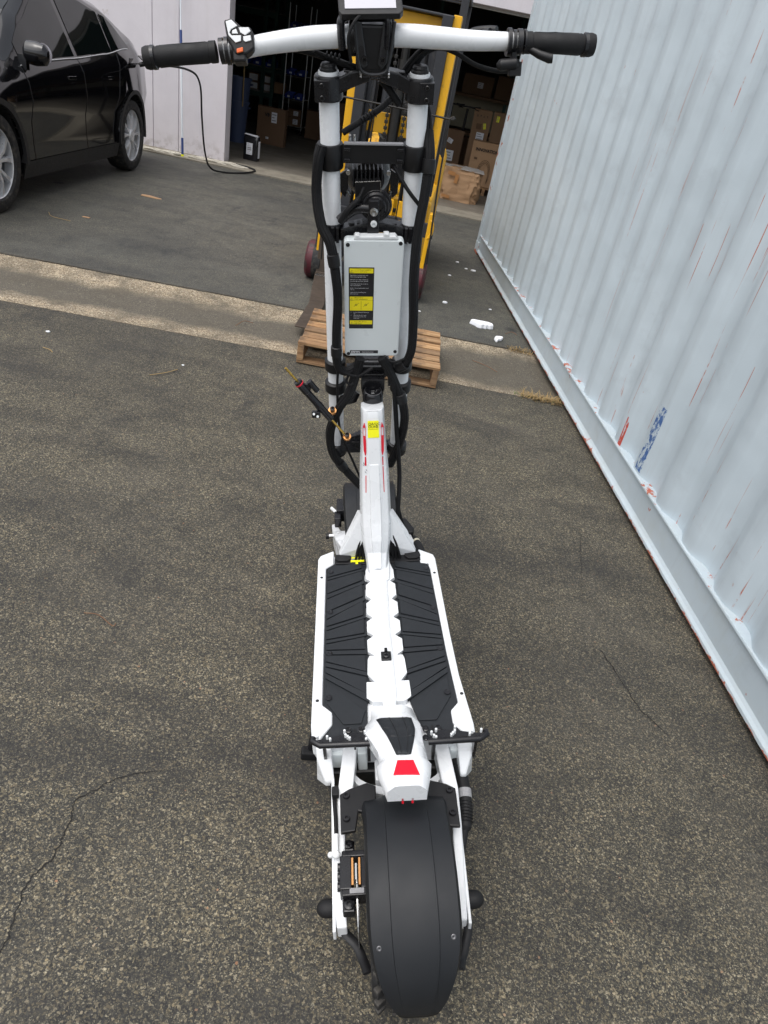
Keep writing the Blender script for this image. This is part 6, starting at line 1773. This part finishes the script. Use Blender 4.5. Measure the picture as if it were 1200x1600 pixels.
t_, w, h, dep, so_ = carton('tall brown carton with a yellow sticker, right of the pair next to the container', .445, .75, 13.2, .32, FZ, 1.17, 'cardboard', rz=R(-2))
front_label(t_, w, h, dep, so_, -.075, 1.06, .05, .085, 'neon_yellow', 3, 0, 'sticker')
# leaning carton with big lettering
t_, w, h, dep, so_ = carton('worn upright brown carton lettered INNOVATION SCO beside the container', .19, .80, 12.25, .30, .13, .76, 'cardboard_light', rz=R(-3), soft=.012)
front_text(t_, 'INNOVATION SCO', .0, .50, .062, dep, so_, bold=.0016, sxx=.92)
front_label(t_, w, h, dep, so_, -.22, .39, .05, .03, 'cardboard_dark', 0)
m_ = MB()
for q in range(3):
    m_.tube(smoothpath([(-.15 + q * .014, -dep / 2 - so_ - .004, .04), (-.16 + q * .012, -dep / 2 - so_ - .004, .22), (-.12 + q * .012, -dep / 2 - so_ - .004, .34 - q * .02), (-.05, -dep / 2 - so_ - .004, .385 - q * .02), (.02 - q * .010, -dep / 2 - so_ - .004, .34 - q * .02), (.05 - q * .012, -dep / 2 - so_ - .004, .2), (.03, -dep / 2 - so_ - .004, .05)], 6), .0022, 5)
pr_ = obj('printed_drawing', m_, 'crack_brown', t_); pr_['kind'] = 'stuff'
pl2 = thing('carton_pallet', 'low wooden pallet under the upright carton beside the container', 'pallet', loc=(.50, 12.42, FZ))
for y in (-.22, 0, .22):
    m_ = MB(); m_.box((0, y, .105), (.66, .14, .016)); obj('deck_board', m_, 'pallet_wood', pl2)
for x in (-.29, 0, .29):
    m_ = MB(); m_.box((x, 0, .050), (.05, .58, .095)); obj('stringer', m_, 'pallet_wood', pl2)
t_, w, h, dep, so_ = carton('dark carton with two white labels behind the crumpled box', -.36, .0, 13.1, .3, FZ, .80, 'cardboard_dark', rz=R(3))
front_label(t_, w, h, dep, so_, -.03, .62, .09, .07, rot=R(20)); front_label(t_, w, h, dep, so_, .0, .40, .13, .16); front_label(t_, w, h, dep, so_, -.09, .14, .13, .10, lines=0)
t_, w, h, dep, so_ = carton('dark brown carton standing between the stored scooters and the tall pair', .0, .12, 13.6, .3, FZ, .70, 'cardboard_dark')
# crumpled carton in front
cr = thing('crumpled_box', 'crumpled sagging brown cardboard box with grey torn flaps at the doorway', 'box', loc=(.10, 11.12, FZ), rz=R(-4))
rg = []
for i in range(25):
    z = .43 * i / 24; row = []
    for j in range(84):
        a = 2 * PI * j / 84
        cx_, sx2 = math.cos(a), math.sin(a)
        bx_, by_ = .300 * math.copysign(abs(cx_) ** .42, cx_), .235 * math.copysign(abs(sx2) ** .42, sx2)
        nz_ = noise.noise(Vector((bx_ * 7, by_ * 7, z * 5))) * .055 + abs(noise.noise(Vector((bx_ * 16, by_ * 16, z * 9)))) * -.055 - abs(noise.noise(Vector((bx_ * 9 + 4, by_ * 9, z * 16)))) * .04
        f = 1 + .10 * math.sin(PI * z / .43) * .6 + nz_ * 2.2
        row.append(Vector((bx_ * f, by_ * f, z + (.02 * noise.noise(Vector((bx_ * 6, by_ * 6, 2))) if i > 17 else 0))))
    rg.append(row)
m_ = MB(); m_.loft(rg); obj('carton_body', m_, 'cardboard_light', cr, smooth=24)
for k_, (pts_, zz) in enumerate((([(-.02, -.25), (.33, -.20), (.30, .10), (.02, .05)], .438), ([(-.33, -.18), (-.04, -.24), (-.06, .05), (-.30, .12)], .430), ([(-.25, .04), (.27, .06), (.22, .24), (-.2, .25)], .436))):
    m_ = MB(); m_.prism(pts_, lambda x, y, a=zz, k2=k_: a + .04 * (y + .2) * (1 if k2 == 0 else -.3) + .02 * math.sin(x * 14), lambda x, y, a=zz, k2=k_: a + .006 + .04 * (y + .2) * (1 if k2 == 0 else -.3) + .02 * math.sin(x * 14)); obj('flap', m_, 'grey_card', cr)
for x, z, w_, h_ in ((-.13, .36, .11, .05), (-.05, .30, .05, .12), (-.16, .05, .12, .04)):
    m_ = MB(); m_.box((x, -.262, z), (w_, .004, h_), Matrix.Rotation(.1, 3, 'Y')); obj('tape', m_, 'tape_brown', cr)
# stored scooters, dark, folded bars up
for x, y, lab_ in ((-.30, 13.3, 'dark stored kick scooter inside the doorway, left one of two'), (-.03, 13.25, 'dark stored kick scooter inside the doorway, right one of two')):
    t_ = thing('stored_scooter', lab_, 'scooter', loc=(x, y, FZ), group=None, rz=R(14))
    m_ = MB(); m_.tube([(0, .1, .22), (0, .0, .75), (0, -.05, 1.12)], [.026, .022, .020], 12); obj('stem', m_, 'black_metal', t_, smooth=30)
    m_ = MB(); m_.cyl((-.17, -.05, 1.15), (.17, -.05, 1.15), .012, 10); hb = obj('handlebar', m_, 'black_metal', t_)
    for sg in (-1, 1):
        m_ = MB(); m_.cyl((sg * .10, -.05, 1.15), (sg * .21, -.07, 1.16), .017, 10); obj('grip', m_, 'black_rubber', hb)
        m_ = MB(); m_.tube([(sg * .09, -.06, 1.15), (sg * .13, -.11, 1.13), (sg * .18, -.12, 1.12)], .006, 6); obj('lever', m_, 'black_metal', hb)
    m_ = MB(); m_.box((0, .45, .14), (.18, .62, .07)); obj('deck', m_, 'black_plastic', t_, bevel=.01)
    for yy in (.02, .88):
        m_ = MB(); m_.lathe([(.05, -.035), (.12, -.035), (.125, 0), (.12, .035), (.05, .035)], (0, yy, .125), (1, 0, 0), 24, False); wo = obj('wheel', m_, 'tyre_rubber', t_, smooth=30)
        m_ = MB(); m_.lathe([(0, -.03), (.06, -.03), (.06, .03), (0, .03)], (0, yy, .125), (1, 0, 0), 16); obj('hub', m_, 'black_metal', wo)
    m_ = MB(); m_.box((0, -.03, .62), (.05, .04, .18)); obj('stem_bag', m_, 'grey_print', t_, bevel=.01)

# ================================================================ AGAINST THE WALL AND ON THE GROUND
t_ = thing('mop_pole', 'thin white pole with dark blue ends leaning against the pale wall', 'pole', loc=(-3.66, 9.80, 0))
a_, b_ = Vector((.04, -.02, .03)), Vector((-.12, .27, 2.02))
d_ = (b_ - a_)
m_ = MB(); m_.cyl(a_ + d_ * .09, a_ + d_ * .62, .0135, 10); m_.cyl(a_ + d_ * .60, a_ + d_, .010, 10); obj('shaft', m_, 'pole_white', t_, smooth=30)
m_ = MB(); m_.cyl(a_, a_ + d_ * .10, .016, 10); obj('sleeve', m_, 'blue_grip', t_, smooth=30)
m_ = MB(); m_.cyl(a_ + d_ * .60, a_ + d_ * .69, .016, 10); obj('sleeve', m_, 'blue_grip', t_, smooth=30)
m_ = MB(); m_.cyl(a_ - d_ * .008, a_ + d_ * .004, .018, 10); obj('clip', m_, 'neon_yellow', t_)
m_ = MB()
random.seed(11)
for i in range(26):
    x = -4.25 + 1.2 * i / 26; y = 9.80 + .10 * (i / 26) + random.uniform(-.05, .05)
    P = [(x, y, .018), (x + .10, y + random.uniform(-.04, .04), .032), (x + .22, y + random.uniform(-.05, .05), .022), (x + .34, y + random.uniform(-.04, .04), .012)]
    m_.tube(smoothpath(P, 4), random.uniform(.006, .013), 6)
tag(obj('mop_strands', m_, 'dirty_cord', smooth=True), 'frayed off-white strands lying along the foot of the wall', 'cord', kind='stuff')
# bits of foam packing
def chunk(label, x, y, z0, pts_, th, name='foam_piece', mat='foam_white', cat='foam', tilt=0.0):
    m_ = MB()
    top = [(px * .93, py * .93) for px, py in pts_]
    m_.prism(pts_, 0, th, Matrix.Rotation(tilt, 4, 'X'), top=top)
    o_ = obj(name, m_, mat, bevel=min(.006, th * .3)); o_.location = (x, y, z0); return tag(o_, label, cat)
chunk('largest white foam chunk near the container, flat with a broken edge', .42, 4.99, 0, [(-.092, .02), (-.070, .045), (.05, .050), (.085, .03), (.092, -.01), (.07, -.03), (.045, -.028), (.035, -.045), (.015, -.040), (.0, -.055), (-.03, -.045), (-.05, -.015)], .035)
chunk('small curved white foam chunk beside the gutter edge', .545, 4.745, 0, [(-.035, .0), (-.025, .04), (.01, .055), (.034, .05), (.03, .03), (.02, .02), (.022, .0), (.0, -.015), (-.012, -.05), (-.028, -.04)], .022)
chunk('tiny oval white foam crumb left of the largest chunk', .13, 5.42, 0, [(-.022, .0), (-.01, .018), (.012, .018), (.022, .0), (.01, -.015), (-.012, -.014)], .012)
for i, (x, y, s_, lab_) in enumerate(((.20, 6.95, .014, 'white foam crumb farthest along the container, left'), (.29, 6.75, .012, 'white foam crumb farthest along the container, middle'), (.36, 6.72, .020, 'thin white foam sliver right beside the container rail'), (.14, 6.35, .013, 'white foam crumb a little left of the container rail'), (.50, 5.50, .010, 'white foam crumb in the shade of the container rail'), (-.05, 5.05, .008, 'white foam crumb on the apron beside the forklift'))):
    chunk(lab_, x, y, 0, [(-s_ * 1.4, 0), (-s_ * .4, s_ * .8), (s_, s_ * .6), (s_ * 1.3, -s_ * .2), (0, -s_ * .7)], s_ * .7)
chunk('torn scrap of tan cardboard on the asphalt in front of the car', -2.91, 6.99, 0, [(-.10, .03), (-.02, .045), (.08, .01), (.12, .0), (.08, -.035), (-.03, -.03), (-.09, -.02)], .008, 'cardboard_scrap', 'cardboard_light', 'scrap')
chunk('small pale scrap on the asphalt near the front wheel of the car', -2.93, 5.72, 0, [(-.03, .01), (.03, .015), (.03, -.01), (-.03, -.012)], .006, 'cardboard_scrap', 'cardboard_light', 'scrap')
chunk('white scrap on the near asphalt left of the gutter', -1.93, 3.28, 0, [(-.012, .0), (.0, .012), (.012, .007), (.007, -.007)], .006, 'paper_scrap', 'foam_white', 'scrap')
chunk('small white scrap on the near asphalt below the gutter', -1.18, 3.22, 0, [(-.007, .0), (.0, .007), (.008, .003), (.003, -.007)], .004, 'paper_scrap', 'foam_white', 'scrap')
for lab_, pts_ in (('reddish pine needle twig on the near asphalt at the left', [(-.79, 1.382, .004), (-.746, 1.380, .010), (-.695, 1.357, .003), (-.685, 1.36, .012)]), ('pale curved twig on the asphalt below the gutter', [(-1.273, 3.019, .004), (-1.21, 3.074, .010), (-1.182, 3.15, .004)]), ('short twig at the left edge below the gutter', [(-1.844, 3.078, .004), (-1.80, 3.06, .008), (-1.777, 3.045, .004)]), ('dark bent twig lying in the gutter', [(-1.13, 3.98, -.01), (-1.10, 4.06, .002), (-1.05, 4.09, -.01)]), ('pale thin twig by the front wheel of the car', [(-3.2, 5.63, .004), (-3.10, 5.50, .010), (-2.95, 5.50, .004)]), ('brown bent twig beside the white foam chunk', [(.60, 4.93, .004), (.65, 4.98, .012), (.69, 4.96, .004)]), ('straw coloured stalk in the gutter near the container', [(.36, 4.27, -.015), (.45, 4.20, -.008), (.52, 4.14, -.012)])):
    m_ = MB(); m_.tube(smoothpath(pts_, 6), .0013 if pts_[0][1] < 2 else .0020, 6); tag(obj('twig', m_, 'brown_twig' if 'red' in lab_ or 'dark' in lab_ or 'brown' in lab_ else 'straw', smooth=True), lab_, 'twig')
# dry grass tufts where the gutter meets the container
def tuft(label, cx, cy, spread_x, spread_y, n_, hmax, green):
    m_ = MB(); rnd = random.Random(int(cx * 1000))
    for i in range(n_):
        x = cx + rnd.uniform(-spread_x, spread_x); y = cy + rnd.uniform(-spread_y, spread_y)
        a = rnd.uniform(0, 2 * PI); L2 = hmax * rnd.uniform(.4, 1.0); lean = rnd.uniform(.5, 1.3)
        p0_ = Vector((x, y, -.02)); dirv = Vector((math.cos(a) * lean, math.sin(a) * lean, 1)).normalized()
        p1_ = p0_ + dirv * L2 * .6; p2_ = p1_ + (dirv + Vector((0, 0, -.6))).normalized() * L2 * .4
        s_ = Vector((-math.sin(a), math.cos(a), 0)) * .0017
        m_.add([p0_ - s_, p0_ + s_, p1_ + s_, p1_ - s_, p2_], [(0, 1, 2, 3), (3, 2, 4)])
    return tag(obj('dry_grass', m_, 'grass_green' if green else 'straw', recalc=False), label, 'grass', kind='stuff')
tuft('dry straw grass growing from the near gutter seam by the container', .80, 3.80, .15, .04, 420, .09, False)
tuft('sparse green grass in the near gutter seam by the container', .74, 3.79, .13, .03, 60, .06, True)
tuft('dry straw grass in the far gutter seam under the container edge', .69, 4.63, .09, .04, 260, .06, False)
# loose pebbles on the near asphalt: far too many to count
m_ = MB(); rnd = random.Random(5)
for i in range(900):
    x, y = rnd.uniform(-2.2, 1.3), rnd.uniform(.25, 3.6)
    s_ = rnd.uniform(.0012, .0034)
    if rnd.random() < .05: s_ *= 1.6
    pts_ = [Vector((x + s_ * rnd.uniform(.7, 1.3) * math.cos(a), y + s_ * rnd.uniform(.7, 1.3) * math.sin(a), .0)) for a in [2 * PI * j / 6 for j in range(6)]]
    c_ = Vector((x, y, s_ * .8))
    top = [c_.lerp(p, .6) + Vector((0, 0, s_ * .1)) for p in pts_]
    m_.loft([pts_, top], True, True)
simple('pebble_tan', (0.20, 0.165, 0.11), 0.8, 0, 0.6, 6)
tag(obj('gravel', m_, 'pebble_tan', recalc=False), 'loose tan grit scattered over the near asphalt', 'gravel', kind='stuff')
